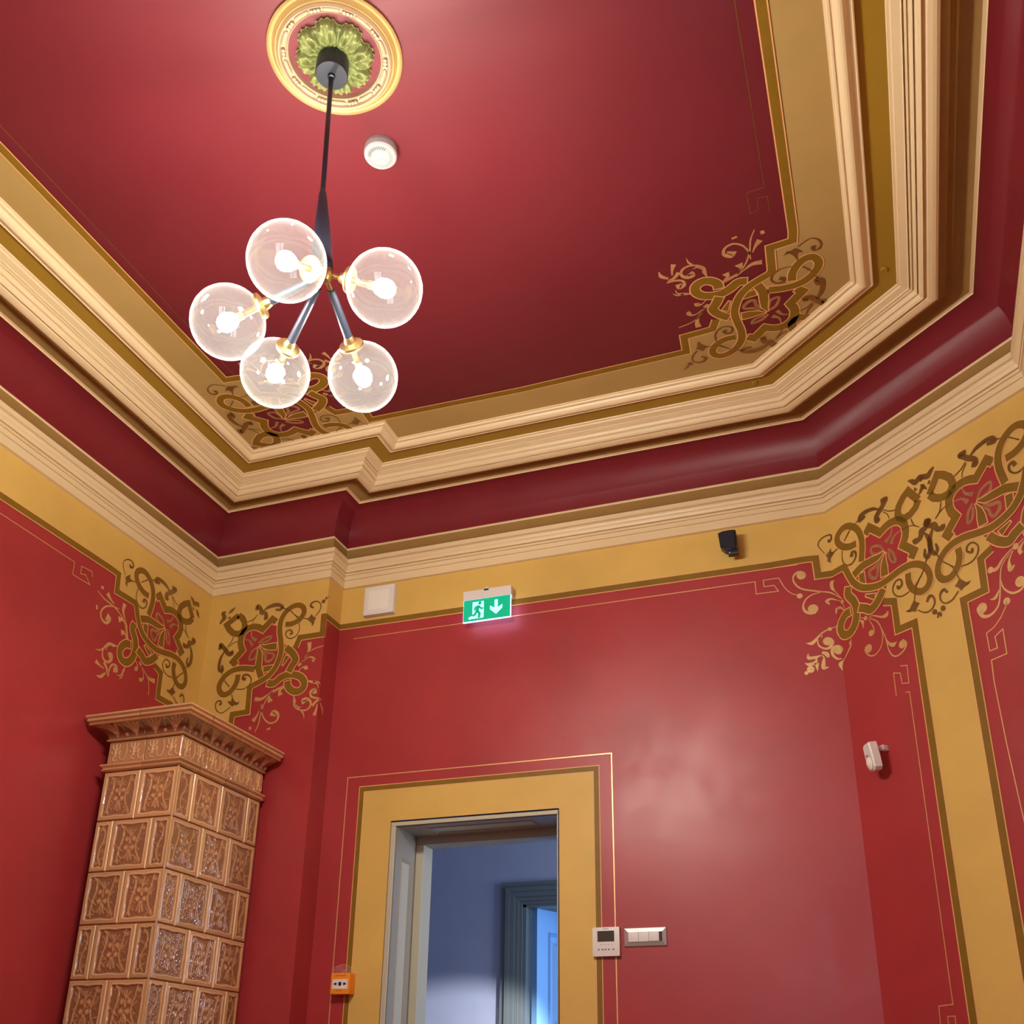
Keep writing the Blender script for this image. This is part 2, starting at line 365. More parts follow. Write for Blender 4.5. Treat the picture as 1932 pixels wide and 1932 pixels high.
STAR = [(955,425),(1010,445),(1050,470),(1060,700),(1080,850),(1050,980),(1000,1100),(930,1175),(830,1200),(780,1080),(620,1065),(460,1048),(415,990),(565,820),(520,700),(520,600),(570,530),(650,505),(730,520),(805,570)]
FIELD = [(1725,590),(1380,645),(1310,775),(1170,745),(1085,700),(1060,1000),(770,1100),(775,1285),(620,1415),(580,1770),(350,1810)]
DARK = [  # brown stems and leaves on the yellow: (points, width)
 ([(1620,300),(1690,205),(1695,120),(1640,80),(1570,100),(1545,150),(1590,180)], [12,14,14,16,22,30,24]),
 ([(1150,190),(1240,228),(1340,312),(1500,348)], 12), ([(1310,290),(1350,340)], 10),
 ([(1368,400),(1372,510),(1320,605),(1230,645),(1168,600),(1180,535),(1235,515),(1265,560),(1225,580)], [10,12,14,14,16,18,22,26,26]),
 ([(740,280),(680,350),(590,392)], 12), ([(700,330),(660,410),(645,520)], 9),
 ([(825,225),(900,172),(980,140),(1060,135),(1118,165),(1080,205),(1010,205)], [14,44,54,50,40,36,20]),
 ([(1110,170),(1160,195)], 12),
 ([(720,215),(745,160),(790,200),(800,250),(860,265),(870,330),(835,345)], [44,60,50,60,50,56,44]),
 ([(380,600),(340,695),(280,775)], 12), ([(425,690),(360,720),(300,780)], 9),
 ([(240,840),(185,930),(155,1040),(160,1120),(205,1130),(200,1050)], [14,40,44,50,44,30]),
 ([(190,1150),(205,1200)], 12),
 ([(165,815),(180,745),(215,775),(250,815),(300,880),(350,870),(345,830)], [44,60,50,60,56,56,40]),
 ([(165,430),(195,380),(235,330),(215,265),(260,240)], [14,44,60,50,20]),
 ([(300,265),(345,225),(400,175)], [14,44,10]), ([(290,340),(330,320)], [20,34]),
 ([(410,1412),(520,1412),(612,1350),(642,1260),(600,1200),(535,1200),(515,1250),(560,1265)], [10,12,14,16,20,24,34,44]),
 ([(230,1282),(310,1380)], 13), ([(345,1490),(355,1550)], 12),
 ([(320,1690),(200,1772),(125,1745),(97,1670),(120,1605),(170,1592),(185,1635),(155,1650)], [10,10,12,14,18,22,28,28]),
]
DARKF = [[(1490,350),(1525,318),(1558,275),(1590,315),(1628,330),(1600,372),(1592,420),(1562,465),(1562,410),(1530,385)],
 [(280,1600),(330,1600),(355,1535),(395,1600),(420,1620),(468,1598),(430,1655),(385,1650),(350,1678),(310,1640)]]
DOTS = [(1740,80,27),(1783,32,17),(1812,0,12)]
TAN = [([(640,515),(650,620),(715,672)], [10,22,50]), ([(528,655),(610,675),(655,750)], [8,26,44]),
 ([(750,715),(830,645),(935,608),(928,650),(865,690),(790,710)], [24,34,30,24,30,24]),
 ([(730,780),(650,840),(605,960),(685,945),(715,880),(735,800)], [24,30,26,30,24,20]),
 ([(800,820),(850,900),(860,985),(930,975),(985,905),(960,870),(890,860),(820,800)], [16,40,34,40,34,30,30,16])]
GOLD = [([(1740,752),(1600,795),(1490,870),(1420,980)], 12), ([(1400,1000),(1475,900),(1520,800),(1522,700)], [8,16,40,60]),
 ([(1420,990),(1500,932),(1560,925),(1588,960),(1560,980)], [10,12,20,44,50]), ([(1350,1060),(1395,1015)], [30,40]),
 ([(1350,1145),(1410,1082),(1465,1080),(1465,1115)], [8,14,44,56]),
 ([(1480,1285),(1560,1300),(1640,1330),(1652,1392)], [10,34,16,8]), ([(1575,1300),(1650,1300),(1690,1340)],[20,16,8]),
 ([(1280,1505),(1292,1590),(1290,1660),(1350,1715),(1440,1735),(1520,1690),(1540,1610),(1490,1560),(1430,1580),(1450,1620)], [10,40,24,22,22,24,30,40,60,70]),
 ([(1370,1728),(1425,1780),(1440,1860)], [10,22,6]), ([(1300,1640),(1350,1690),(1405,1670)],[20,22,4]),
 ([(1720,1540),(1630,1548),(1548,1520),(1540,1450),(1595,1425),(1600,1480)], [20,24,26,34,54,60]),
 ([(1560,1665),(1630,1590),(1700,1570)], [40,30,10]), ([(1640,1640),(1620,1730),(1590,1810)], [12,26,50]), ([(1690,1600),(1760,1660),(1770,1740)],[26,40,8]),
 ([(1140,1362),(1020,1422),(930,1485),(850,1600),(790,1750),(750,1932),(690,2070)], [26,34,18,16,18,16,10]),
 ([(985,1415),(880,1500),(790,1562),(690,1565)], [8,14,40,56]), ([(965,1450),(912,1530),(925,1605)], [10,22,80]),
 ([(1130,1388),(1070,1440),(1080,1505)], [8,30,70]),
 ([(795,1640),(795,1750),(840,1870),(930,1928),(1020,1890),(1048,1800),(985,1760),(960,1820)], [12,16,20,22,24,34,60,90]),
 ([(760,1735),(720,1820),(660,1900)], [8,26,60]), ([(640,2000),(600,2010)], [44,40]), ([(900,2000),(905,2030)], [50,50])]
def motif(name, target, mapf, parent, layer0, field, ext1, ext2, dark_key='brown', gold=True, b1end=True):
    """paint the knot ornament; mapf maps (u, v) of the drawing to the target's plane"""
    f = lambda pts: [mapf(knot_uv(*p)) for p in pts]
    ol = 0.0065
    t = target(); paint_fill(t, field, 'yellow' if name != 'ceiling' else 'ceil_yellow_dim', layer0); t.build('painted_field', parent)
    t = target(); paint_fill(t, f(STAR), 'red' if name != 'ceiling' else 'ceil_red_dim', layer0+1)
    for p, wdt in TAN: paint_line(t, f(p), [x*W1 for x in wdt], 'tan', layer0+1.2, True)
    t.build('painted_star', parent)
    t = target()
    paint_line(t, [*f(B1 if b1end else B1[:-1]), *ext1], 72*W1, 'olive', layer0+3, outline=ol, caps=False)
    for k, (kind, p, wdt, lv) in enumerate(RIB):
        ww = [x*W1 for x in wdt] if isinstance(wdt, list) else wdt*W1
        sm = k not in (0, 1, 2, 3)
        paint_line(t, f(p), ww, 'olive', layer0+4+lv*1.2, smooth=sm, outline=ol)
    b2 = catmull(f(SRIB))[:-1]+[*f(B2)]+list(ext2)
    paint_line(t, b2, 72*W1, 'olive', layer0+8, outline=ol, caps=False)
    t.build('painted_knot', parent)
    t = target()
    for p, wdt in DARK: paint_line(t, f(p), [x*W1 for x in wdt] if isinstance(wdt, list) else wdt*W1, dark_key, layer0+10, True)
    for p in DARKF: paint_fill(t, f(p), dark_key, layer0+10.5)
    for x, y, r in DOTS: paint_disc(t, f([(x, y)])[0], r*W1, dark_key, layer0+10.5)
    t.build('painted_vine', parent)
    if gold:
        t = target()
        for p, wdt in GOLD: paint_line(t, f(p), [x*W1 for x in wdt] if isinstance(wdt, list) else wdt*W1, 'gold', layer0+0.2, True)
        t.build('painted_scroll', parent)
def affine(a):
    return lambda p: (a[0]*p[0]+a[1]*p[1]+a[2], a[3]*p[0]+a[4]*p[1]+a[5])
def fit_affine(src, dst):
    A = []; b = []
    for (u, v), (x, y) in zip(src, dst): A += [[u, v, 1, 0, 0, 0], [0, 0, 0, u, v, 1]]; b += [x, y]
    return np.linalg.lstsq(np.array(A), np.array(b), rcond=None)[0]

# ------------------------------------------------------------------ the room shell
WALLNAMES = ['wall_left', 'wall_chimney', 'wall_return', 'wall_back', 'wall_corner', 'wall_right', 'wall_front']
walls = []
door_s0, door_v_top = on_wall(3, 738, 1549)[0], on_wall(3, 738, 1549)[1]
door_s1 = on_wall(3, 1055, 1527)[0]
VF = Z5-ZF                                        # v of the floor
win = (SB[6]+0.95, SB[6]+2.55, Z5-3.1, Z5-0.6)    # assumed window in the front wall: s0, s1, v0, v1
for i in range(NW):
    mb = MB(); a, b = SB[i], SB[i+1]
    def q(s0, s1, v0, v1): mb.poly([wall_pt(i, s0, v1, 0), wall_pt(i, s1, v1, 0), wall_pt(i, s1, v0, 0), wall_pt(i, s0, v0, 0)], 'red')
    top = -(ZC-Z5)
    if i == 3:
        q(a, door_s0, top, VF); q(door_s1, b, top, VF); q(door_s0, door_s1, top, door_v_top)
    elif i == 6:
        q(a, win[0], top, VF); q(win[1], b, top, VF); q(win[0], win[1], top, win[2]); q(win[0], win[1], win[3], VF)
    else: q(a, b, top, VF)
    walls.append(mb.build(WALLNAMES[i], kind='structure'))
mb = MB(); mb.poly([P3(*offset_corner(i, -0.02), ZF) for i in range(NW)][::-1], 'wood'); floor = mb.build('floor', kind='structure')
mb = MB(); mb.poly([P3(*offset_corner(i, -0.02), ZC) for i in range(NW)], 'ceil_red_dim'); ceiling = mb.build('ceiling', kind='structure')

def sweep(name, prof, keys, smooth=False):
    """closed moulding all round the room; prof = (offset, z), keys = material per segment"""
    mb = MB()
    rings = [[P3(*offset_corner(i, o), z) for i in range(NW)] for o, z in prof]
    for j in range(len(prof)-1):
        for i in range(NW):
            k = (i+1) % NW; mb.poly([rings[j][i], rings[j][k], rings[j+1][k], rings[j+1][i]], keys[j] if isinstance(keys, list) else keys)
    return mb.build(name, smooth=smooth, kind='structure')
# small moulding on the ceiling
sweep('trim_1', [(0.800,4.10),(0.800,4.093),(0.790,4.091),(0.786,4.083),(0.777,4.081),(0.772,4.086),(0.766,4.084),(0.758,4.072),(0.748,4.064),(0.738,4.060),(0.728,4.060),
                 (0.722,4.066),(0.712,4.074),(0.700,4.079),(0.694,4.080),(0.690,4.076),(0.684,4.078),(0.684,4.10)], 'cream')
sweep('trim_2', [(0.684,4.0985),(0.558,4.0985)], 'band')
sweep('trim_3', [(0.566,4.10),(0.562,4.092),(0.550,4.090),(0.546,4.081),(0.512,4.072),(0.506,4.066),(0.5045,4.084),(0.4985,4.084),(0.498,4.062),(0.490,4.058),
                 (0.487,4.068),(0.483,4.064),(0.482,4.050),(0.476,4.040),(0.469,4.034),(0.4675,4.050),(0.462,4.050),(0.461,4.028),(0.452,4.016),(0.440,4.007),(0.437,4.026),(0.428,4.022),(0.415,4.010),(0.395,4.004),(0.380,4.003),(0.367,4.008)], 'cream')
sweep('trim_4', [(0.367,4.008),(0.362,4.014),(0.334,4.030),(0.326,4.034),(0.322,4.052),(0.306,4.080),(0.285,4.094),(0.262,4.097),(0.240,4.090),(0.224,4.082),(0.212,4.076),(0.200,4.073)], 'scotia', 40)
sweep('trim_5', [(0.200,4.073),(0.184,4.071),(0.180,4.066),(0.181,4.062)], 'cream')
# red cove
N = 14
sweep('trim_6', [(0.012+0.169*(1-math.cos(t)), 3.786+0.276*math.sin(t)) for t in [math.pi/2*(1-k/N) for k in range(N+1)]], 'cove_red_shade', 40)
# wall cornice
sweep('trim_7', [(0.012,3.800),(0.020,3.794),(0.021,3.787),(0.016,3.780)], 'cream')
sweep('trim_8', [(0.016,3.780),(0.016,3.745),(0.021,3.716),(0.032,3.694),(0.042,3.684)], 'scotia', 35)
sweep('trim_9', [(0.042,3.684),(0.052,3.682),(0.052,3.652),(0.046,3.648),(0.034,3.646),(0.034,3.641),(0.047,3.638),(0.050,3.626),(0.045,3.614),(0.036,3.604),(0.031,3.592),(0.029,3.585),(0.012,3.584),(0.012,3.578),
                 (0.026,3.576),(0.027,3.566),(0.024,3.561),(0.013,3.561),(0.013,3.556),(0.017,3.555),(0.017,3.525),(0.008,3.524),(0.008,3.519),(0.017,3.517),(0.017,3.464),(0.022,3.462),(0.022,3.457),(0.0,3.4535)], 'cream')

# ------------------------------------------------------------------ painted frieze and borders
v_f = 0.311
t = Wallpaint()
mL = affine(fit_affine([knot_uv(*a) for a in [(395,1835),(620,1805),(660,1440),(1400,655),(1760,605),(960,290),(300,1000),(425,240),(230,430),(1320,1330),(750,740)]],
    [on_wall(0, 160+x*KU, 1020+y*KU) for x, y in [(465,545),(425,795),(715,985),(1120,2041),(1070,2406),(1510,1705),(1155,765),(1680,1190),(1585,905),(640,1700),(1220,1320)]]))
mCl = affine(fit_affine([knot_uv(*a) for a in [(395,1835),(620,1805),(660,1440),(1400,655),(1760,605),(960,290),(300,1000),(230,430),(1320,1330),(750,740)]],
    [on_bc(1490+x*KU, 1000+y*KU) for x, y in [(335,495),(370,755),(795,660),(1570,1140),(1620,1590),(1963,274),(1218,-131),(1798,-636),(880,1430),(1440,310)]]))
K6 = 252/1932
mCr = affine(fit_affine([knot_uv(*a) for a in [(960,290),(300,1000),(230,430),(1400,655),(1760,605),(750,740)]],
    [on_wall(4, 1680+x*K6, 840+y*K6) for x, y in [(730,1330),(1360,145),(665,380),(1345,1660),(1425,2130),(1240,830)]]))
mR = affine(fit_affine([knot_uv(*a) for a in [(395,1835),(620,1805),(660,1440),(1400,655),(1760,605),(1320,1330),(750,740),(960,290),(300,1000)]],
    [on_ceiling(1370+x*KU, 380+y*KU) for x, y in [(990,535),(570,650),(640,1040),(-221,1945),(-726,2045),(-346,1305),(740,1700),(424,2075),(1140,1370)]]))
mK = affine(fit_affine([knot_uv(*a) for a in [(1400,655),(1320,1330),(750,740),(395,1835),(300,1000),(425,240)]],
    [on_ceiling(350+x*KU, 660+y*KU) for x, y in [(2298,940),(1928,450),(1590,1110),(565,385),(985,1075),(1230,1450)]]))
idm = lambda p: (p[0], p[1])
band_l, band_r = sT+0.550, sT+0.873               # centre lines of the olive edges of the yellow upright band
def FLD(mp, close): return [mp(knot_uv(*p)) for p in FIELD]+close
# yellow frieze, in stretches between the ornaments
def yellow(parent, s0, s1):
    t = Wallpaint(); t.face([(s0, -0.03), (s1, -0.03), (s1, v_f), (s0, v_f)], 'yellow', 1); t.build('painted_frieze', parent)
def oline(parent, pts):
    t = Wallpaint(); paint_line(t, pts, 0.0415, 'olive', 4, outline=0.0065); t.build('painted_border', parent)
b2L = mL(knot_uv(330, 1932)); b1L = mL(knot_uv(1738, 305)); b2A = knot_uv(330, 1932); b1A = knot_uv(1738, 305)
b2C = mCl(knot_uv(330, 1932)); b1C = mCl(knot_uv(1738, 305)); b2D = mCr(knot_uv(330, 1932)); b1D = mCr(knot_uv(1738, 305))
yellow(walls[0], SB[0], b2L[0]); yellow(walls[3], b1A[0]-0.02, b2C[0]+0.02)
yellow(walls[5], b2D[0]-0.05, SB[6]); yellow(walls[6], SB[6], SB[7])
oline(walls[6], [(SB[6]-2.0, v_f), (SB[7], v_f)])
motif('wall', Wallpaint, mL, walls[0], 2, FLD(mL, [(b2L[0], b2L[1]), (b2L[0], -0.03), (0, -0.03), (0, VF), (b1L[0], VF), (b1L[0], b1L[1])]), [(b1L[0]-0.004, VF)], [(SB[0], v_f)])
motif('wall', Wallpaint, idm, walls[1], 2, FLD(idm, [(b2A[0], VF), (0, VF), (0, -0.03), (b1A[0]+0.01, -0.03), (b1A[0]+0.01, 0.3)]), [(b2C[0]-0.05, v_f)], [(b2A[0], VF)])
mid = sT+0.71
motif('wall', Wallpaint, mCl, walls[4], 2, FLD(mCl, [(b2C[0]-0.02, v_f), (b2C[0]-0.02, -0.03), (mid, -0.03), (mid, VF), (band_l, VF), (band_l, b1C[1])]), [(band_l, b1C[1]), (band_l, VF)], [(b2C[0]-0.2, v_f)], gold=False, b1end=False)
motif('wall', Wallpaint, mCr, walls[5], 2, FLD(mCr, [(b2D[0]+0.02, v_f), (b2D[0]+0.02, -0.03), (mid, -0.03), (mid, VF), (band_r, VF), (band_r, b1D[1])]), [(band_r, b1D[1]), (band_r, VF)], [(SB[6]-1.5, v_f)], gold=False, b1end=False)
# thin key-pattern lines
def keyline(parent, pts, wd=0.0055, smooth=False, layer=1.5):
    t = Wallpaint(); paint_line(t, pts, wd, 'gold', layer, smooth); t.build('painted_line', parent)
bp = lambda pts: [on_wall(3, 1380+x*160/1092, 1060+y*160/1092) for x, y in pts]
k1 = bp([(0,300),(305,257),(320,415),(605,378),(550,303),(420,322),(410,238),(610,208)])
keyline(walls[3], [(sR+0.12, k1[0][1]), *k1])
keyline(walls[3], bp([(610,208),(650,280),(700,350),(770,405),(850,430)]), smooth=True)
t = Wallpaint(); paint_disc(t, bp([(880,440)])[0], 0.018, 'gold', 2); t.build('painted_line', walls[3])
lp = lambda pts: [on_wall(0, x*240/1092, 900+y*240/1092) for x, y in pts]
k2 = lp([(0,310),(640,730),(622,835),(770,925),(735,840),(692,830),(700,765),(790,812),(795,860)])
keyline(walls[0], [(SB[0], k2[0][1]), *k2])
cp_ = lambda pts: [on_wall(4, 1640+x*160/1092, 1190+y*160/1092) for x, y in pts]
keyline(walls[4], cp_([(350,840),(315,545),(400,545),(425,680),(512,672),(488,445),(400,455)]))
dp = lambda pts: [on_wall(4, 1700+x*152/1092, 1780+y*152/1092) for x, y in pts]
keyline(walls[4], [*cp_([(470,795),(520,785)]), *dp([(590,0),(705,825),(515,850),(535,1092)])]); keyline(walls[4], dp([(645,1092),(635,990),(735,985),(745,1092)]))
ep = lambda pts: [on_wall(4, 1760+x*172/1932, 1080+y*172/1932) for x, y in pts]
keyline(walls[4], ep([(1570,610),(1550,720),(1440,960),(1300,1160),(1140,1290),(1210,1665),(1370,1600),(1320,1360),(1485,1195),(1570,1720),(1245,1860),(1300,2300),(1560,3600),(2100,6000)]))
t = Wallpaint(); paint_disc(t, ep([(1570,610)])[0], 0.020, 'gold', 2); t.build('painted_line', walls[4])
# gilded scrolls on the red at both sides of the angled wall
def scrolls(parent, fn, strokes, discs, u=0.00044):
    t = Wallpaint()
    for p, wdt in strokes: paint_line(t, [fn(*q_) for q_ in p], [x*u for x in wdt], 'gold', 2.5, True)
    for x, y, r_ in discs: paint_disc(t, fn(x, y), r_*u, 'gold', 3.4)
    t.build('painted_scroll', parent)
g1 = lambda x, y: on_bc(1490+x*KU, 1000+y*KU)
scrolls(walls[3], g1, [
 ([(800,1050),(640,960),(450,935),(200,900),(90,830),(50,740),(90,660),(170,640),(215,680)], [14,20,20,24,26,24,28,36,50]),
 ([(500,940),(350,980),(250,1050),(205,1150),(230,1230),(310,1265),(390,1240)], [10,18,20,26,40,40,60]),
 ([(790,1040),(700,940),(645,880),(640,800),(680,765)], [8,18,46,50,14]), ([(790,1085),(700,1060),(620,1050),(565,1085),(610,1135)], [10,18,28,50,10]),
 ([(840,1230),(780,1180),(720,1200),(705,1275)], [8,34,50,8]), ([(800,1090),(840,1200)], [20,8]),
 ([(720,1465),(610,1500),(500,1560),(420,1640),(340,1720),(245,1722)], [8,14,24,30,56,4]), ([(480,1580),(490,1645)], [28,4]),
 ([(420,1660),(440,1750),(520,1800),(600,1790),(650,1710),(600,1655),(545,1680),(560,1730)], [14,22,28,38,48,50,56,50]),
 ([(800,1954),(720,1954),(652,1890),(650,1804),(720,1770),(785,1800),(780,1850)], [8,30,38,38,46,60,66]),
 ([(930,1644),(930,1744),(900,1824),(830,1964),(775,2040),(805,2136)], [8,28,24,18,60,4]),
 ([(490,1860),(560,1884),(590,1934)], [40,64,40]), ([(280,1875),(290,1944),(400,1934),(470,1909),(520,1934),(515,2014),(520,2090),(600,2084)], [6,52,40,14,16,50,64,4]),
 ([(232,2025),(300,2044),(390,2014),(410,1950)], [6,54,50,16]), ([(410,2024),(425,2146)], [64,4])],
 [(175,690,66),(355,1200,72),(800,1090,30),(610,1505,28),(575,1690,62),(740,1824,64),(920,1714,22),(320,2119,52),(255,2174,28)])
scrolls(walls[4], g1, [([(1060,1335),(1180,1340)], [12,12]), ([(1200,1340),(1260,1300),(1400,1320),(1470,1290),(1495,1230)], [8,16,30,62,20]),
 ([(1200,1350),(1270,1470),(1280,1560),(1240,1590)], [8,16,20,30]), ([(1220,1340),(1340,1400),(1410,1560),(1400,1740),(1320,1880),(1220,1910),(1155,1840),(1165,1770)], [12,18,16,14,16,20,28,36]),
 ([(1390,1480),(1460,1640),(1500,1800),(1560,1900),(1640,1910),(1740,1820),(1770,1720),(1710,1675)], [12,18,18,20,20,24,34,44]),
 ([(1470,1660),(1520,1730),(1580,1740),(1630,1690)], [8,40,62,4]), ([(1060,1370),(1110,1400),(1120,1495)], [8,50,6])],
 [(1155,1340,32),(1240,1565,45),(1200,1800,60),(1712,1735,56)])
g7 = lambda x, y: on_wall(4, 1680+x*K6, 1000+y*K6)
scrolls(walls[4], g7, [([(1930,120),(1820,230),(1740,290),(1620,430),(1540,560),(1440,590)], [8,14,16,24,46,40]),
 ([(1760,300),(1620,500),(1590,700),(1590,900),(1560,1100),(1450,1230),(1340,1245),(1280,1150),(1330,1090)], [8,16,16,18,22,30,44,56,60]),
 ([(1590,700),(1640,840),(1760,910),(1880,870),(1950,780)], [12,20,28,24,24]), ([(1580,860),(1520,980),(1440,1010)], [12,40,4]),
 ([(1780,290),(1720,440),(1740,560),(1805,500)], [8,24,72,6]), ([(1930,160),(1870,280),(1900,340)], [10,50,50])],
 [(1815,235,38),(1330,1130,64),(1880,745,62),(1450,580,40)], 0.00046)

# painted frame round the doorway
def door_rect(x0, y0, x1, y1): a = on_wall(3, x0, y0); b = on_wall(3, x1, y1); return a[0], a[1], b[0], b[1]
o0 = on_wall(3, 679, 1482); o1 = on_wall(3, 1131, 1445); i0 = on_wall(3, 687.5, 1493.8); i1 = on_wall(3, 1118.4, 1457.5)
vO, vI = (o0[1]+o1[1])/2, (i0[1]+i1[1])/2
t = Wallpaint()
t.face([(i0[0], vI), (door_s0, vI), (door_s0, VF), (i0[0], VF)], 'yellow', 1); t.face([(door_s1, vI), (i1[0], vI), (i1[0], VF), (door_s1, VF)], 'yellow', 1)
t.face([(door_s0, vI), (door_s1, vI), (door_s1, door_v_top), (door_s0, door_v_top)], 'yellow', 1); t.build('painted_door_surround', walls[3])
t = Wallpaint(); cs0, cs1, cv = (o0[0]+i0[0])/2, (o1[0]+i1[0])/2, (vO+vI)/2
paint_line(t, [(cs0, VF), (cs0, cv), (cs1, cv), (cs1, VF)], abs(i0[0]-o0[0])-0.006, 'olive', 3, outline=0.0055); t.build('painted_border', walls[3])
e1 = on_wall(3, 1153.6, 1421); e0 = on_wall(3, 657, 1460)
keyline(walls[3], [(e0[0], VF), (e0[0], e1[1]), (e1[0], e1[1]), (e1[0], VF)], 0.007)

# painted ceiling border
xr, xl, yb, yf = -0.070, -3.545, 4.985, 0.15
def oset(i, o=0.77): return PLAN[i]+wall_nrm(i)*o
ci = (0, 1, 3, 4, 5)
b2R = mR(knot_uv(330, 1932)); b1R = mR(knot_uv(1738, 305)); b2K = mK(knot_uv(330, 1932)); b1K = mK(knot_uv(1738, 305))
def crect(x0, y0, x1, y1, wl):
    t = Ceilpaint(wl); t.face([(x0, y0), (x1, y0), (x1, y1), (x0, y1)], 'ceil_yellow_dim', 1); t.build('painted_band', ceiling)
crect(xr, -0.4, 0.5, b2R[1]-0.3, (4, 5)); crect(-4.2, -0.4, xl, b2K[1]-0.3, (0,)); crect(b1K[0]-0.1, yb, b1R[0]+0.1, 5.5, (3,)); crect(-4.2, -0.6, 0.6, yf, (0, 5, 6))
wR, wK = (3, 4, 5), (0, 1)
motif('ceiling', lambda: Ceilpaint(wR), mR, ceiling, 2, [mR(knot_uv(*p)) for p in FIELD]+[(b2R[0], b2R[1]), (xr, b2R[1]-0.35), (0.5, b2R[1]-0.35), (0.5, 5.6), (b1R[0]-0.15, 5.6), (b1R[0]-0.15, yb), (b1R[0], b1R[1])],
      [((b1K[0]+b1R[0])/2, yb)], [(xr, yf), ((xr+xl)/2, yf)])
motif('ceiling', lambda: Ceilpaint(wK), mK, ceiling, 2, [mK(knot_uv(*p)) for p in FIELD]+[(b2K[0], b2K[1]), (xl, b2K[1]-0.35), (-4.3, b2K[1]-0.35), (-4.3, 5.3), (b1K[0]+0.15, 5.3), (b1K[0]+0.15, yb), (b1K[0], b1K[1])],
      [((b1K[0]+b1R[0])/2, yb)], [(xl, yf), ((xr+xl)/2, yf)])
t = Ceilpaint(ci); zc = lambda pts: [on_ceiling(1380+x*100/1092, 320+y*100/1092) for x, y in pts]
kc = zc([(680,370),(600,385),(315,475),(395,910),(550,820),(530,585),(740,540),(790,870)])
paint_line(t, [(kc[0][0]+0.01, yf), *kc], 0.006, 'brown', 1.5); kl = on_ceiling(40, 240+10)
paint_line(t, [(on_ceiling(90, 332)[0], yf), (on_ceiling(90, 332)[0], 4.3)], 0.006, 'brown', 1.5); t.build('painted_line', ceiling)

# ------------------------------------------------------------------ assumed window in the wall behind the camera, added for its light
mb = MB(); s0, s1, v0, v1 = win
def wbox(mb, i, sa, sb, va, vb, oa, ob, key):
    a = [wall_pt(i, s_, v_, o_) for o_ in (oa, ob) for s_, v_ in ((sa, va), (sb, va), (sb, vb), (sa, vb))]
    for q in ((0,1,2,3),(7,6,5,4),(0,4,5,1),(1,5,6,2),(2,6,7,3),(3,7,4,0)): mb.poly([a[k] for k in q], key)
for a, b, c_, d_ in ((s0, s0+0.08, v0, v1), (s1-0.08, s1, v0, v1), (s0+0.08, s1-0.08, v0, v0+0.08), (s0+0.08, s1-0.08, v1-0.08, v1), ((s0+s1)/2-0.04, (s0+s1)/2+0.04, v0+0.08, v1-0.08)):
    wbox(mb, 6, a, b, c_, d_, -0.12, 0.03, 'frame_cream')
wo = mb.build('assumed_window', kind='structure')
mb = MB(); mb.poly([wall_pt(6, s_, v_, -0.05) for s_, v_ in ((s0+0.02, v0+0.02), (s1-0.02, v0+0.02), (s1-0.02, v1-0.02), (s0+0.02, v1-0.02))], 'pane'); mb.build('window_pane', wo)

# ------------------------------------------------------------------ doorway lining
def Bx(s_): return PLAN[3][0]+(s_-SB[3])                    # perimeter -> plan x on the back wall
x0, x1 = Bx(door_s0), Bx(door_s1); zt = Z5-door_v_top
xj, ztj = -3.008, 1.625; x1j = -1.894; Y0, Y1, Y2 = 5.985, 6.32, 6.47
door = empty('door_1', P3((x0+x1)/2, 6.1, ZF), kind='structure')
def pbox(mb, xa, xb, ya, yb_, za, zb, key, bev=0.0): mb.box(P3(xa, ya, za), P3(xb, yb_, zb), key, bev)
mb = MB(); pbox(mb, x0+0.006, xj, Y0+0.008, Y1, ZF, ztj, 'frame_cream', 0.002); pbox(mb, x1j, x1-0.006, Y0+0.008, Y1, ZF, ztj, 'frame_cream', 0.002)
pbox(mb, x0+0.006, x1-0.006, Y0+0.008, Y1, ztj, zt-0.012, 'frame_cream', 0.002); mb.build('architrave', door)
def panel(name, side):
    """lining board with a long sunk moulded panel"""
    mb = MB()
    if side == 'left': mp = lambda a, b, d: (xj+d, Y0+0.02+a*(Y1-Y0-0.02), ztj-b*(ztj-ZF))
    elif side == 'right': mp = lambda a, b, d: (x1j-d, Y0+0.02+a*(Y1-Y0-0.02), ztj-b*(ztj-ZF))
    else: mp = lambda a, b, d: (xj+b*(x1j-xj), Y0+0.02+a*(Y1-Y0-0.02), ztj-d)
    L = (ztj-ZF) if side != 'top' else (x1j-xj); m = 0.16/L
    loops = [(0, 0, 0.004), (0.24, m*1.15, 0.004), (0.265, m*1.22, 0.010), (0.29, m*1.3, 0.004), (0.36, m*1.55, -0.022), (0.40, m*1.65, -0.022)]
    def ring(k): a, b, d = loops[k]; return [P3(*mp(*q, d)) for q in ((a, b), (1-a, b), (1-a, 1-b), (a, 1-b))]
    R = [ring(k) for k in range(len(loops))]
    for k in range(len(R)-1):
        for i in range(4): j = (i+1) % 4; mb.poly([R[k][i], R[k][j], R[k+1][j], R[k+1][i]], 'lining')
    mb.poly(R[-1], 'lining'); mb.build(name, door)
panel('jamb_panel', 'left'); panel('jamb_panel', 'right'); panel('head_panel', 'top')
mb = MB(); pbox(mb, xj-0.02, xj+0.058, Y1, Y2, ZF, ztj-0.058, 'frame_cream', 0.002); pbox(mb, x1j-0.058, x1j+0.02, Y1, Y2, ZF, ztj-0.058, 'frame_cream', 0.002)
pbox(mb, xj-0.02, x1j+0.02, Y1, Y2, ztj-0.058, ztj+0.02, 'lining', 0.002); mb.build('door_stop', door)  # head piece takes the darker lining colour, painting in its shade
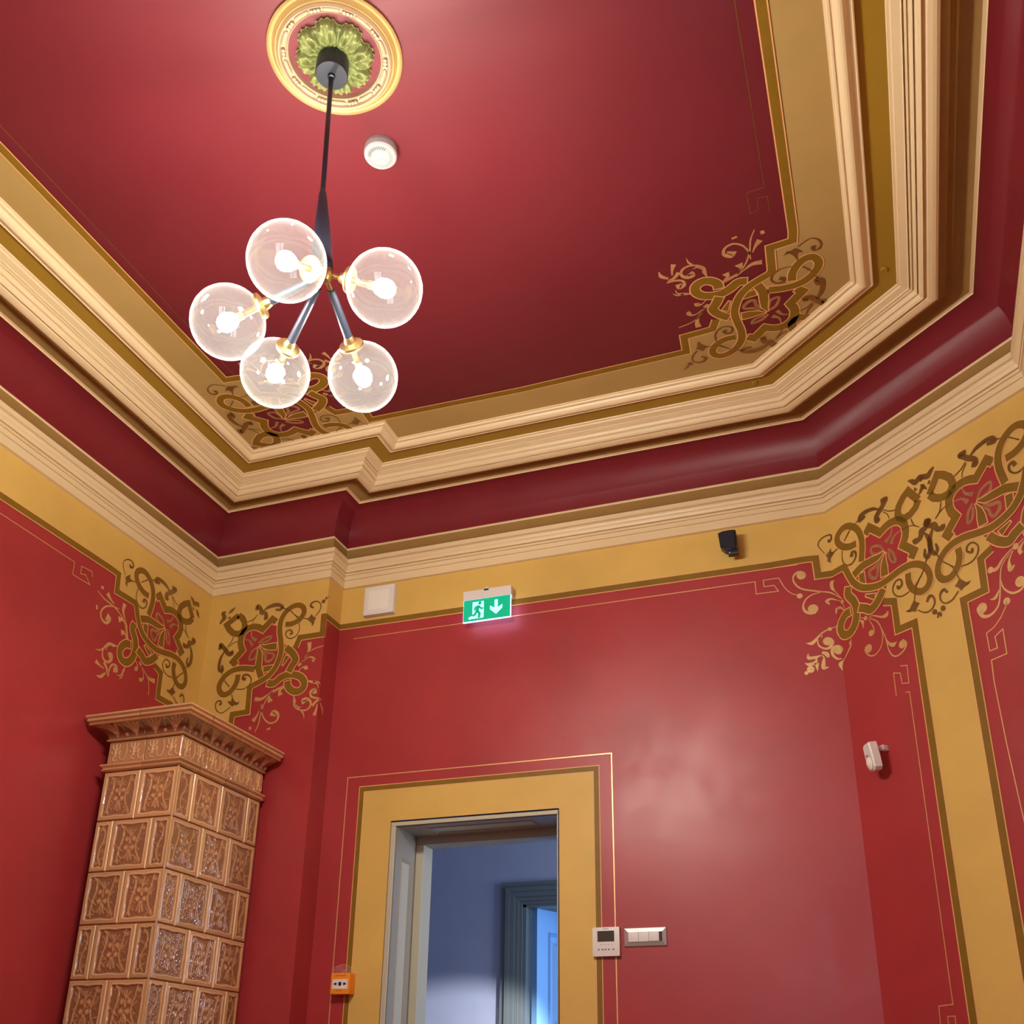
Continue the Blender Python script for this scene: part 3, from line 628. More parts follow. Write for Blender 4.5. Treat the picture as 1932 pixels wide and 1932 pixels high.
# hall beyond
Yh = 8.6; xh0, xh1, zh = -5.2, -0.1, 3.2
fx0, fz = -3.223, 1.730; ix0, iz = -3.029, 1.545; ix1 = -1.95; fx1 = ix1+0.194
mb = MB()
def quad(mb, pts, key): mb.poly([P3(*p) for p in pts], key)
quad(mb, [(xh0, Yh, ZF), (ix0, Yh, ZF), (ix0, Yh, zh), (xh0, Yh, zh)], 'hall_wall'); quad(mb, [(ix1, Yh, ZF), (xh1, Yh, ZF), (xh1, Yh, zh), (ix1, Yh, zh)], 'hall_wall')
quad(mb, [(ix0, Yh, iz), (ix1, Yh, iz), (ix1, Yh, zh), (ix0, Yh, zh)], 'hall_wall'); mb.build('wall_hall_back', kind='structure')
mb = MB(); quad(mb, [(xh0, 6.48, ZF), (xh0, Yh, ZF), (xh0, Yh, zh), (xh0, 6.48, zh)], 'hall_wall'); mb.build('wall_hall_left', kind='structure')
mb = MB(); quad(mb, [(xh1, Yh, ZF), (xh1, 6.48, ZF), (xh1, 6.48, zh), (xh1, Yh, zh)], 'hall_wall'); mb.build('wall_hall_right', kind='structure')
mb = MB(); quad(mb, [(x0, 6.48, ZF), (xh0, 6.48, ZF), (xh0, 6.48, zh), (x0, 6.48, zh)], 'hall_wall'); quad(mb, [(xh1, 6.48, ZF), (x1, 6.48, ZF), (x1, 6.48, zh), (xh1, 6.48, zh)], 'hall_wall')
quad(mb, [(x0, 6.48, ztj+0.02), (x1, 6.48, ztj+0.02), (x1, 6.48, zh), (x0, 6.48, zh)], 'hall_wall'); mb.build('wall_hall_front', kind='structure')
mb = MB(); quad(mb, [(xh0, 6.0, ZF-0.002), (xh1, 6.0, ZF-0.002), (xh1, 10.6, ZF-0.002), (xh0, 10.6, ZF-0.002)], 'wood'); mb.build('floor_hall', kind='structure')
mb = MB(); quad(mb, [(xh0, 6.48, zh), (xh1, 6.48, zh), (xh1, 10.6, zh), (xh0, 10.6, zh)], 'white'); mb.build('ceiling_hall', kind='structure')
mb = MB(); quad(mb, [(xh0, 10.6, ZF), (xh1, 10.6, ZF), (xh1, 10.6, zh), (xh0, 10.6, zh)], 'white'); quad(mb, [(xh0, 8.72, ZF), (xh0, 10.6, ZF), (xh0, 10.6, zh), (xh0, 8.72, zh)], 'white')
quad(mb, [(xh1, 8.72, ZF), (xh1, 10.6, ZF), (xh1, 10.6, zh), (xh1, 8.72, zh)], 'white'); mb.build('wall_far_room', kind='structure')
d2 = empty('door_2', P3(-2.5, Yh, ZF), kind='structure')
mb = MB()       # stepped moulded frame
for k, (dd, th) in enumerate(((0.0, 0.035), (0.045, 0.052), (0.085, 0.044), (0.13, 0.030), (0.165, 0.016))):
    e = 0.194 if k == 4 else (0.045, 0.085, 0.13, 0.165)[k]
    for a, b in (((fx0+dd, fx0+e), (ZF, fz-dd)), ((fx1-e, fx1-dd), (ZF, fz-dd))): pbox(mb, a[0], a[1], Yh-th, Yh, b[0], b[1], 'hall_frame', 0.0015)
    pbox(mb, fx0+e, fx1-e, Yh-th, Yh, fz-e, fz-dd, 'hall_frame', 0.0015)
mb.build('door_frame', d2)
mb = MB(); pbox(mb, ix0-0.01, ix0+0.03, Yh, Yh+0.12, ZF, iz, 'hall_frame'); pbox(mb, ix1-0.03, ix1+0.01, Yh, Yh+0.12, ZF, iz, 'hall_frame'); pbox(mb, ix0, ix1, Yh, Yh+0.12, iz-0.03, iz+0.01, 'hall_frame'); mb.build('door_lining', d2)
# half-open leaf, hinged on the left, swung into the far room
H = np.array([-2.955, 8.70]); Eo = on_ceiling(1050.3, 1722.9, 1.515); dl = np.array(Eo)-H; dl = dl/np.linalg.norm(dl); nl = np.array([dl[1], -dl[0]])
LW = 0.98
def lp3(a, z, d): p = H+dl*a+nl*d; return P3(p[0], p[1], z)
mb = MB(); zT, zB = 1.515, ZF+0.02
def leafring(a0, a1, zt_, zb_, d): return [lp3(a0, zb_, d), lp3(a1, zb_, d), lp3(a1, zt_, d), lp3(a0, zt_, d)]
rings = [leafring(0, LW, zT, zB, -0.03), leafring(0, LW, zT, zB, 0.03)]
for i in range(4): j = (i+1) % 4; mb.poly([rings[0][i], rings[0][j], rings[1][j], rings[1][i]], 'leaf')
mb.poly(rings[0][::-1], 'leaf')
for za, zb in ((zT, 0.35), (0.35, zB)):
    R = [leafring(0, LW, za, zb, 0.03), leafring(0.15, LW-0.15, za-0.19, zb+0.13, 0.03), leafring(0.16, LW-0.16, za-0.2, zb+0.14, 0.045), leafring(0.18, LW-0.18, za-0.22, zb+0.16, 0.008), leafring(0.23, LW-0.23, za-0.27, zb+0.21, 0.008), leafring(0.26, LW-0.26, za-0.30, zb+0.24, 0.028)]
    for k in range(len(R)-1):
        for i in range(4): j = (i+1) % 4; mb.poly([R[k][i], R[k][j], R[k+1][j], R[k+1][i]], 'leaf')
    mb.poly(R[-1], 'leaf')
mb.build('door_leaf', d2)

# ------------------------------------------------------------------ ceiling rose
MX, MY = on_ceiling(632, 105, 4.09)
rose = empty('ceiling_rose', P3(MX, MY, ZC), label='round plaster ceiling rose with gilded rings and a pale green leaf rosette', category='ceiling rose')
def ringprof(mb, prof, key, n=72): mb.lathe([(r*S, -h*S) for r, h in prof], key, n, loc=P3(MX, MY, ZC))
mb = MB(); ringprof(mb, [(0.288,0),(0.287,0.012),(0.280,0.018),(0.274,0.012),(0.266,0.010),(0.258,0.020),(0.252,0.028),(0.246,0.024),(0.243,0.030)], 'rose_gold'); mb.build('outer_ring', rose, smooth=30)
mb = MB(); ringprof(mb, [(0.243,0.030),(0.236,0.040),(0.230,0.036),(0.226,0.022),(0.204,0.020),(0.200,0.026),(0.196,0.022),(0.194,0.0)], 'rose_pink'); mb.build('inner_ring', rose, smooth=30)
NB = 10; rodm = None
for k in range(NB):
    a0 = 2*math.pi*(k+0.2)/NB
    mb = MB(); pts = [P3(MX+0.215*math.cos(a0+t), MY+0.215*math.sin(a0+t), ZC-0.024) for t in np.linspace(-0.17, 0.17, 9)]
    mb.tube(pts, [0.003]+[0.0068]*7+[0.003], 'rose_pink', 8); mb.build('reel', rose, smooth=50)
    for t_ in (0.245, 0.315, 0.385):
        mb = MB(); mb.lathe([(0, -0.007), (0.005, -0.0055), (0.0072, 0), (0.005, 0.0055), (0, 0.007)], 'rose_pink', 8, loc=P3(MX+0.215*math.cos(a0+t_), MY+0.215*math.sin(a0+t_), ZC-0.026)); mb.build('bead', rose, smooth=70)
# rosette: polar relief with eight lobes
mb = MB(); NR, NA = 34, 320
def ros(ri, ai):
    a = 2*math.pi*ai/NA; t = ri/NR; lobe = 1-abs(((a+0.15)/(math.pi/4)) % 1.0*2-1)**2.5; R = 0.140+0.026*lobe+0.004*math.cos(40*a); r = 0.045+(R-0.045)*t
    ph = math.sin(4*(a+0.15)); rib = 0.004*math.cos(24*a)*(1-t)*t*3
    h = 0.032+0.020*math.sin(math.pi*min(1, t*0.95))+rib
    la = ((a+0.15)/(math.pi/4)) % 1.0*2-1                      # -1..1 across one lobe
    for sx_ in (-1, 1):
        dx_, dt_ = (la-sx_*0.50)*0.9, (t-0.66)*1.5; dd_ = math.hypot(dx_, dt_)
        h += 0.013*math.exp(-((dd_-0.30)/0.09)**2)-0.010*math.exp(-(dd_/0.14)**2)
        dx_, dt_ = (la-sx_*0.22)*1.0, (t-0.42)*1.5; dd_ = math.hypot(dx_, dt_); h += 0.010*math.exp(-((dd_-0.16)/0.06)**2)
    h += 0.006*math.exp(-((t-0.93)/0.05)**2)*math.cos(40*a)
    h -= 0.018*math.exp(-((1-abs(((a+0.15)/(math.pi/4)) % 1.0*2-1))/0.12)**2)*t
    if t > 0.96: h = 0.012
    return P3(MX+r*math.cos(a), MY+r*math.sin(a), ZC-h)
for ri in range(NR):
    for ai in range(NA): mb.poly([ros(ri, ai), ros(ri, ai+1), ros(ri+1, ai+1), ros(ri+1, ai)], 'rosette')
for ai in range(NA): p = ros(NR, ai); q = ros(NR, ai+1); mb.poly([p, q, (q[0], q[1], EYE+ZC*S), (p[0], p[1], EYE+ZC*S)], 'rosette')
mb.build('rosette', rose, smooth=50)
mb = MB()
for k in range(8):
    a = 2*math.pi*k/8+0.2; mb.lathe([(0, 0.006), (0.008, 0.004), (0.010, 0), (0.006, -0.006), (0, -0.008)], 'rosette', 10, loc=P3(MX+0.056*math.cos(a), MY+0.056*math.sin(a), ZC-0.035))
mb.build('inner_petals', rose, smooth=60)

# ------------------------------------------------------------------ chandelier
CHX, CHY = on_y(627, 130, 2.6)[0], 2.6
ch = empty('chandelier', P3(CHX, CHY, ZC), label='black and brass chandelier with five clear glass globes hanging from the ceiling rose', category='chandelier')
mb = MB(); mb.lathe([(0, -0.02*S), (0.050*S, -0.02*S), (0.050*S, -0.045*S), (0.068*S, -0.047*S), (0.069*S, -0.125*S), (0.066*S, -0.129*S), (0, -0.129*S)], 'black', 40, loc=P3(CHX, CHY, ZC)); mb.build('canopy', ch, smooth=40)
rodT = Vector(P3(CHX, CHY, ZC-0.125)); q = on_y(609, 362, 2.6); rodB = Vector(P3(*q)); q = on_y(607.5, 505, 2.6); coneB = Vector(P3(*q)); q = on_y(613, 517, 2.6); hub = Vector(P3(*q))
mb = MB(); mb.tube([rodT+Vector((0, 0, 0.01)), rodT-Vector((0, 0, 0.012)), rodT-Vector((0, 0, 0.014)), rodB], [0.011, 0.011, 0.0072, 0.0072], 'black', 14); mb.build('rod', ch, smooth=40)
mb = MB(); d = coneB-rodB; mb.tube([rodB-d*0.03, rodB, rodB+d*0.05, rodB+d*0.5, coneB], [0.0072, 0.0085, 0.0115, 0.022, 0.030], 'black', 24); mb.build('joint_cone', ch, smooth=40)
mb = MB(); mb.lathe([(0, -0.026), (0.012, -0.024), (0.020, -0.014), (0.023, 0), (0.020, 0.012), (0.010, 0.018), (0, 0.02)], 'brass', 24, loc=hub); mb.build('hub', ch, smooth=60)
GL = [(-1.772, 2.398, 2.759), (-1.514, 2.660, 2.787), (-2.138, 2.576, 2.735), (-2.150, 2.927, 2.762), (-1.788, 3.023, 2.723)]
GR = 0.143*S
for g in GL:
    c = Vector(P3(*g)); d = (hub-c).normalized(); e = c+d*GR
    arm = MB(); arm.tube([hub-d*0.018, hub-d*0.045, hub-d*0.046, e+d*0.030, e+d*0.028], [0.0065, 0.0065, 0.0105, 0.0125, 0.006], 'black', 16); ao = arm.build('arm', ch, smooth=40)
    so = MB(); so.tube([hub-d*0.02, hub-d*0.046], [0.007, 0.007], 'brass', 12); so.build('arm_joint', ao, smooth=40)
    cap = MB(); cap.lathe([(0.0125, 0.030), (0.016, 0.020), (0.017, 0.012), (0.034, 0.006), (0.036, 0.0), (0.034, -0.004), (0.010, -0.006), (0.0085, -0.010), (0.0085, -0.052), (0.011, -0.054), (0.011, -0.070), (0, -0.070)], 'brass', 24, axis=d, loc=e); cap.build('socket', ao, smooth=35)
    gm = MB(); n, m_ = 48, 28; ct = math.asin(0.030/GR)
    gm.lathe([(GR*math.sin(a), GR*math.cos(a)) for a in [ct+(math.pi-ct)*k/m_ for k in range(m_+1)]][:-1]+[(0, -GR)], 'globe', n, axis=d, loc=c); go = gm.build('globe', ch, smooth=True)
    bm_ = MB(); br = 0.025; bm_.lathe([(0, 0.034), (0.010, 0.032), (0.018, 0.025), (0.023, 0.012), (br, 0.0), (0.022, -0.013), (0.014, -0.022), (0, -0.026)], 'bulb', 20, axis=d, loc=c-d*0.004); bm_.build('bulb', go, smooth=True)

# ------------------------------------------------------------------ smoke detector
sx, sy = on_ceiling(719, 281, ZC)
sm = empty('smoke_detector', P3(sx, sy, ZC), label='round white smoke detector on the red ceiling', category='smoke detector')
mb = MB(); mb.lathe([(0.077*S, 0), (0.077*S, -0.014*S), (0.079*S, -0.016*S), (0.077*S, -0.042*S), (0.071*S, -0.050*S), (0.040*S, -0.053*S), (0, -0.053*S)], 'white_dim', 40, loc=P3(sx, sy, ZC)); mb.build('housing', sm, smooth=30)
mb = MB()
for k in range(36):
    a = 2*math.pi*k/36; c, s_ = math.cos(a), math.sin(a); r0, r1, hw = 0.043, 0.060, 0.0017
    mb.poly([P3(sx+c*r0-s_*hw, sy+s_*r0+c*hw, ZC-0.0545), P3(sx+c*r0+s_*hw, sy+s_*r0-c*hw, ZC-0.0545), P3(sx+c*r1+s_*hw, sy+s_*r1-c*hw, ZC-0.0535), P3(sx+c*r1-s_*hw, sy+s_*r1+c*hw, ZC-0.0535)], 'dark' if -math.sin(a+0.1) > 0.55 else 'print_grey')
mb.build('vent_slots', sm, weld=False)
mb = MB(); b0 = on_ceiling(706, 303, ZC-0.054); b1 = on_ceiling(729, 298, ZC-0.054)
for k in range(8): p = [b0[0]+(b1[0]-b0[0])*k/8, b0[1]+(b1[1]-b0[1])*k/8]; mb.poly([P3(p[0], p[1], ZC-0.0545), P3(p[0]+0.004, p[1]+0.001, ZC-0.0545), P3(p[0]+0.004, p[1]+0.005, ZC-0.0545), P3(p[0], p[1]+0.004, ZC-0.0545)], 'print_grey')
mb.build('maker_print', sm, weld=False)
# two small paint-covered screw caps on the mustard band
for (px, py), lab in (((1668, 508), 'small painted screw cap on the mustard ceiling band, the upper right one'), ((1424, 722), 'small painted screw cap on the mustard ceiling band, near the angled corner')):
    a, b = on_ceiling(px, py, 4.0985)
    mb = MB(); mb.lathe([(0.013, 0.0), (0.013, -0.003), (0.010, -0.006), (0.004, -0.006), (0.003, -0.0035), (0, -0.0035)], 'band', 16, loc=P3(a, b, 4.0985)); mb.build('screw_cap', smooth=30, label=lab, category='screw cap', group='screw caps on the ceiling band')

# ------------------------------------------------------------------ things on the back wall
def frame_on_wall(i, s_, v_, off):
    """matrix: local x along the wall (rightwards), y up, z out of the wall"""
    o = Vector(wall_pt(i, s_, v_, off)); d = wall_dir(i); n = wall_nrm(i)
    return Matrix(((d[0], 0, n[0], o.x), (d[1], 0, n[1], o.y), (0, 1, 0, o.z), (0, 0, 0, 1)))
def thing_on_wall(name, i, px, py, off=0.0, **props):
    s_, v_ = on_wall(i, px, py, off); o = empty(name, (0, 0, 0), **props); o.matrix_world = frame_on_wall(i, s_, v_, 0.0); return o
def size_px(i, a, b, off):
    p = on_wall(i, *a, off); q = on_wall(i, *b, off); return abs(p[0]-q[0])*S, abs(p[1]-q[1])*S
def lpart(mb, name, parent, smooth=False, **props):
    me_o = mb.build(name, None, smooth=smooth); me_o.parent = parent; 
    for k, v in props.items(): me_o[k] = v
    return me_o
# square white panel light
wd, ht = size_px(3, (688.3, 1108.7), (741.7, 1153.9), 0.05); wd = size_px(3, (686.6, 1135), (742.4, 1127), 0.05)[0]; ht = size_px(3, (686.6, 1108.7), (686.6, 1160.6), 0.05)[1]
o = thing_on_wall('panel_light', 3, 714.5, 1131, 0.05, label='square white panel light below the cornice, left of the green exit sign', category='light')
mb = MB(); mb.box((-wd/2, -ht/2, 0), (wd/2, ht/2, 0.034), 'white', 0.003); lpart(mb, 'housing', o, 40)
mb = MB(); mb.box((-wd/2*0.86, -ht/2*0.86, 0.034), (wd/2*0.86, ht/2*0.86, 0.0355), 'white', 0.0005); mb.box((-wd/2*0.68, -ht/2*0.68, 0.0355), (wd/2*0.68, ht/2*0.68, 0.0372), 'lens', 0.0006); lpart(mb, 'diffuser', o)
# exit sign
off = 0.11
wd = size_px(3, (873.5, 1154), (963, 1141.5), off)[0]
ptop = on_wall(3, 919, 1110, off)[1]; pmid = on_wall(3, 919, 1127.5, off)[1]; pbot = on_wall(3, 918, 1169, off)[1]
hb, hp = (pmid-ptop)*S, (pbot-pmid)*S
o = thing_on_wall('exit_sign', 3, 918.5, 1127.5, off, label='lit green exit sign with running figure and down arrow, hung under a white housing', category='sign')
mb = MB(); mb.box((-wd/2-0.002, 0, off*S-0.045), (wd/2+0.002, hb, off*S), 'white', 0.004); lpart(mb, 'housing', o, 40)
mb = MB(); mb.box((-wd/2, -hp, off*S-0.012), (wd/2, 0, off*S-0.003), 'exit_edge', 0.001); lpart(mb, 'light_guide', o)
mb = MB(); mb.box((-wd/2+0.002, -hp+0.003, off*S-0.003), (wd/2-0.002, -0.001, off*S-0.001), 'exit_green'); lpart(mb, 'green_panel', o)
mb = MB(); mb.box((-0.022, hb*0.6, 0), (0.022, hb+0.012, off*S-0.02), 'white', 0.002); mb.box((-0.02, hb, off*S-0.03), (0.002, hb+0.016, off*S-0.015), 'white', 0.002); mb.box((-0.016, hb*0.8, off*S-0.002), (0.008, hb*0.98, off*S+0.001), 'dark'); lpart(mb, 'wall_bracket', o)
mb = MB(); zz = off*S-0.0005; fx = lambda u, v: ((u-0.5)*wd, -v*hp, zz)
def flat(mb, pts, key):
    for t3 in tess(pts): mb.poly([fx(*p) for p in t3], key)
def flat_line(mb, pts, wd_, key):
    for f_ in ribbon([(p[0]*wd, p[1]*hp) for p in pts], wd_): mb.poly([((p[0]-0.5*wd), -p[1], zz+0.0004) for p in f_], key)
flat(mb, [(0.20,0.12),(0.44,0.12),(0.44,0.50),(0.44,0.88),(0.20,0.88)], 'exit_white')
mb.build  # door panel
lpart(mb, 'doorway_symbol', o)
mb = MB()                                          # running figure, cut out of the lit doorway
flat_line(mb, [(0.335,0.30),(0.30,0.50),(0.315,0.60)], 0.016, 'exit_green'); flat_line(mb, [(0.30,0.52),(0.355,0.68),(0.34,0.86)], 0.013, 'exit_green'); flat_line(mb, [(0.30,0.52),(0.255,0.70),(0.20,0.74)], 0.012, 'exit_green')
flat_line(mb, [(0.33,0.34),(0.27,0.36),(0.24,0.50)], 0.009, 'exit_green'); flat_line(mb, [(0.335,0.34),(0.39,0.46),(0.43,0.44)], 0.009, 'exit_green')
for r_ in range(1): mb.poly([((0.355-0.5)*wd+0.009*math.cos(a), -0.20*hp+0.009*math.sin(a), zz+0.0006) for a in [2*math.pi*k/12 for k in range(12)]], 'exit_green')
lpart(mb, 'running_figure', o)
mb = MB(); flat(mb, [(0.12,0.80),(0.20,0.74),(0.20,0.88),(0.13,0.90)], 'exit_white'); lpart(mb, 'foot_symbol', o)
mb = MB(); flat(mb, [(0.665,0.14),(0.735,0.14),(0.735,0.50),(0.83,0.38),(0.83,0.55),(0.70,0.80),(0.57,0.55),(0.57,0.38),(0.665,0.50)], 'exit_white'); lpart(mb, 'arrow_symbol', o)
# black motion detector
off = 0.13
o = thing_on_wall('motion_detector', 3, 1371.5, 1017, off, label='small black motion detector under the cornice, far right on the back wall', category='sensor')
k_ = 0.00335*S*0.93
prof = [(-18,18),(-8,21.5),(8,22),(18,20),(19,-14),(17,-21),(6,-25),(-6,-23),(-15,-14)]
def prism(mb, prof, z0, z1, key, taper=0.82):
    a = [(p[0]*k_, p[1]*k_, z0) for p in prof]; b = [(p[0]*k_, p[1]*k_, z1) for p in prof]; c_ = [(p[0]*k_*taper, p[1]*k_*taper, z1+0.006) for p in prof]
    n = len(prof); mb.poly(a, key); mb.poly(c_[::-1], key)
    for i in range(n): j = (i+1) % n; mb.poly([a[i], a[j], b[j], b[i]][::-1], key); mb.poly([b[i], b[j], c_[j], c_[i]][::-1], key)
mb = MB(); prism(mb, prof, off*S-0.050, off*S-0.006, 'black'); lpart(mb, 'housing', o)
mb = MB(); mb.box((-0.002, -0.070, off*S-0.045), (0.042, -0.046, off*S-0.012), 'black', 0.003); lpart(mb, 'swivel', o)
mb = MB(); mb.box((0.004, -0.03, 0.0), (0.03, 0.02, off*S-0.045), 'black', 0.003); lpart(mb, 'wall_bracket', o)
mb = MB(); mb.lathe([(0, 0.0025), (0.002, 0.0015), (0.0025, 0)], 'white', 8, loc=(0.006, -0.064, off*S-0.011)); lpart(mb, 'indicator_light', o)
# thermostat
wd, ht = size_px(3, (1117, 1752), (1168, 1752), 0.03)[0], size_px(3, (1118, 1750), (1118, 1805), 0.03)[1]
o = thing_on_wall('thermostat', 3, 1143, 1776.5, 0.03, label='white thermostat with a dark display beside the doorway', category='thermostat')
mb = MB(); mb.box((-wd/2, -ht/2, 0), (wd/2, ht/2, 0.02), 'white', 0.003); lpart(mb, 'housing', o, 40)
mb = MB(); mb.box((-wd*0.31, ht*0.0, 0.02), (wd*0.31, ht*0.37, 0.0208), 'lcd', 0.0003); lpart(mb, 'display', o)
mb = MB(); mb.box((-wd*0.30, -ht*0.13, 0.02), (wd*0.30, -ht*0.06, 0.0206), 'white', 0.0002)
for k in range(4): x = -wd*0.20+k*wd*0.13; mb.poly([(x, -ht*0.105, 0.0212), (x+wd*0.05, -ht*0.105, 0.0212), (x+wd*0.025, -ht*0.075, 0.0212)], 'print_grey')
for k in range(5): x = (-wd*0.27, -wd*0.13, -wd*0.02, wd*0.10, wd*0.27)[k]; mb.box((x-wd*0.035, -ht*0.30, 0.02), (x+wd*0.035, -ht*0.24, 0.0206), 'print_grey')
lpart(mb, 'buttons', o)
mb = MB()
for k in range(6): x = -wd*0.10+k*wd*0.036; mb.box((x, ht*0.42, 0.02), (x+wd*0.022, ht*0.455, 0.0205), 'print_grey')
lpart(mb, 'maker_print', o)
# light switch
wd, ht = size_px(3, (1176, 1767), (1257, 1764), 0.02)[0], size_px(3, (1177, 1750), (1177, 1786), 0.02)[1]
o = thing_on_wall('light_switch', 3, 1216.8, 1767, 0.02, label='triple light switch in a silver frame, right of the thermostat', category='light switch')
mb = MB()
R = [[(-a*wd/2, -b*ht/2, z), (a*wd/2, -b*ht/2, z), (a*wd/2, b*ht/2, z), (-a*wd/2, b*ht/2, z)] for a, b, z in ((1, 1, 0), (1, 1, 0.003), (0.97, 0.93, 0.008), (0.80, 0.50, 0.013), (0.79, 0.48, 0.011))]
for k in range(4):
    for i in range(4): j = (i+1) % 4; mb.poly([R[k][i], R[k][j], R[k+1][j], R[k+1][i]], 'silver')
mb.poly(R[-1], 'dark'); lpart(mb, 'frame', o)
for k in range(3):
    mb = MB(); x = -wd*0.39+k*wd*0.24; mb.box((x, -ht*(0.24 if k == 2 else 0.26), 0.010), (x+wd*0.235, ht*0.24, 0.0145 if k == 2 else 0.016), 'white', 0.001); lpart(mb, 'rocker', o, 40)
mb = MB(); mb.box((wd*0.335, -ht*0.2, 0.0105), (wd*0.345, ht*0.23, 0.012), 'dark'); lpart(mb, 'side_slot', o)
# orange call point
off = 0.075
wd, ht = size_px(3, (623.5, 1856), (659.5, 1854), off)[0], size_px(3, (624, 1837), (622, 1877), off)[1]
o = thing_on_wall('call_point', 3, 641.5, 1855.5, off, label='orange smoke vent call point with a white panel, left of the doorway', category='call point')
D = off*S
mb = MB(); mb.box((-wd/2, -ht/2, 0), (wd/2, ht/2, D), 'orange', 0.004); lpart(mb, 'housing', o, 40)
mb = MB(); mb.box((-wd*0.40, -ht*0.25, D), (wd*0.40, ht*0.20, D+0.0012), 'white', 0.0005); lpart(mb, 'press_panel', o)
mb = MB(); n = 16; zz = D+0.0018
mb.poly([(wd*0.085*math.cos(2*math.pi*k/n), -ht*0.02+wd*0.10*math.sin(2*math.pi*k/n), zz) for k in range(n)], 'print_dark')
for sgn in (-1, 1):   # arrows: left one points outward to the left, right one to the right
    x = sgn*wd*0.24; mb.poly([(x-sgn*wd*0.07, -ht*0.02-wd*0.05, zz), (x-sgn*wd*0.07, -ht*0.02+wd*0.05, zz), (x+sgn*wd*0.01, -ht*0.02+wd*0.06, zz), (x+sgn*wd*0.10, -ht*0.02, zz), (x+sgn*wd*0.01, -ht*0.02-wd*0.06, zz)], 'print_dark')
lpart(mb, 'press_symbol', o)
def text(body, size, parent, loc, key, name):
    cu = bpy.data.curves.new(name, 'FONT'); cu.body = body; cu.size = size; cu.align_x = 'CENTER'; cu.align_y = 'CENTER'; cu.extrude = 0.0001
    to = bpy.data.objects.new(name, cu); C.objects.link(to); bpy.context.view_layer.update(); dg = bpy.context.evaluated_depsgraph_get()
    me = bpy.data.meshes.new_from_object(to.evaluated_get(dg)); bpy.data.objects.remove(to); me.materials.clear(); me.materials.append(M[key])
    ob = link(name, me, parent); ob.location = loc; return ob
text('ODDYMIANIE', ht*0.10, o, (0, ht*0.365, D+0.0008), 'print_brown', 'lettering')
text('WCISNĄĆ', ht*0.07, o, (-wd*0.05, -ht*0.33, D+0.0008), 'print_brown', 'lettering')
mb = MB(); pts = [(wd*0.55*math.cos(a), ht*0.5+ht*0.42*math.sin(a), D*0.8) for a in [math.pi*k/14 for k in range(15)]]
mb.poly(pts, 'flap')
for k in range(14): a, b = pts[k], pts[k+1]; mb.poly([a, b, (b[0], b[1], D*0.8-0.008), (a[0], a[1], D*0.8-0.008)], 'flap')
lpart(mb, 'clear_flap', o)
mb = MB(); mb.tube([(wd*0.1+0.006*math.cos(a), ht*0.5+0.008+0.006*math.sin(a), D*0.9) for a in [2*math.pi*k/10 for k in range(11)]], 0.0012, 'silver', 6); mb.tube([(wd*0.1, ht*0.48, D*0.9), (wd*0.1, ht*0.5+0.004, D*0.9)], 0.0015, 'silver', 6); lpart(mb, 'seal_ring', o)
# white motion detector on the angled wall
off = 0.10
o = thing_on_wall('motion_detector', 4, 1644, 1429, off, label='white motion detector with a rounded lens on the angled wall', category='sensor')
k_ = 0.0029*S; D = off*S
body = empty('tmp', (0, 0, 0)); bpy.data.objects.remove(body)
rotm = Matrix.Translation((0, 0, D)) @ Matrix.Rotation(math.radians(-24), 4, 'Y') @ Matrix.Rotation(math.radians(8), 4, 'X')
def xf(mb, m): mb.v = [tuple(m @ Vector(p)) for p in mb.v]
prof = [(-14,26),(-12,28),(12,28),(14,26),(15.5,0),(14,-22),(8,-27),(-8,-27),(-14,-22),(-15.5,0)]
mb = MB(); prism(mb, prof, -0.022, 0.006, 'white', 0.86); xf(mb, rotm); lpart(mb, 'housing', o, 30)
mb = MB(); n = 20
def dome(u, v): x = u*11.5*k_; y = (-12+v*13)*k_; return (x, y, 0.012+0.012*max(0, 1-u*u*0.9-v*v*0.8))
G_ = 10
for i in range(G_):
    for j in range(G_):
        P_ = []
        for a, b in ((i, j), (i+1, j), (i+1, j+1), (i, j+1)):
            u, v = -1+2*a/G_, -1+2*b/G_; r = max(abs(u), abs(v)); L_ = math.hypot(u, v); sc = r/L_ if L_ > 0 else 0; P_.append(dome(u*sc, v*sc))
        mb.poly(P_, 'lens')
xf(mb, rotm); lpart(mb, 'lens', o, True)
mb = MB(); pts = [(-5*k_+10*k_*t, (2.2+2.2*math.sin(math.pi*t))*k_, 0.0165) for t in np.linspace(0, 1, 7)]; mb.tube(pts, [0.0006]+[0.0013]*5+[0.0006], 'dark', 6); xf(mb, rotm); lpart(mb, 'status_window', o)
mb = MB(); mb.box((0.010, 0.030, 0.0), (0.030, 0.052, 0.030), 'white', 0.003); mb.box((0.006, 0.034, 0.022), (0.022, 0.046, D-0.004), 'white', 0.003); lpart(mb, 'wall_bracket', o, 40)

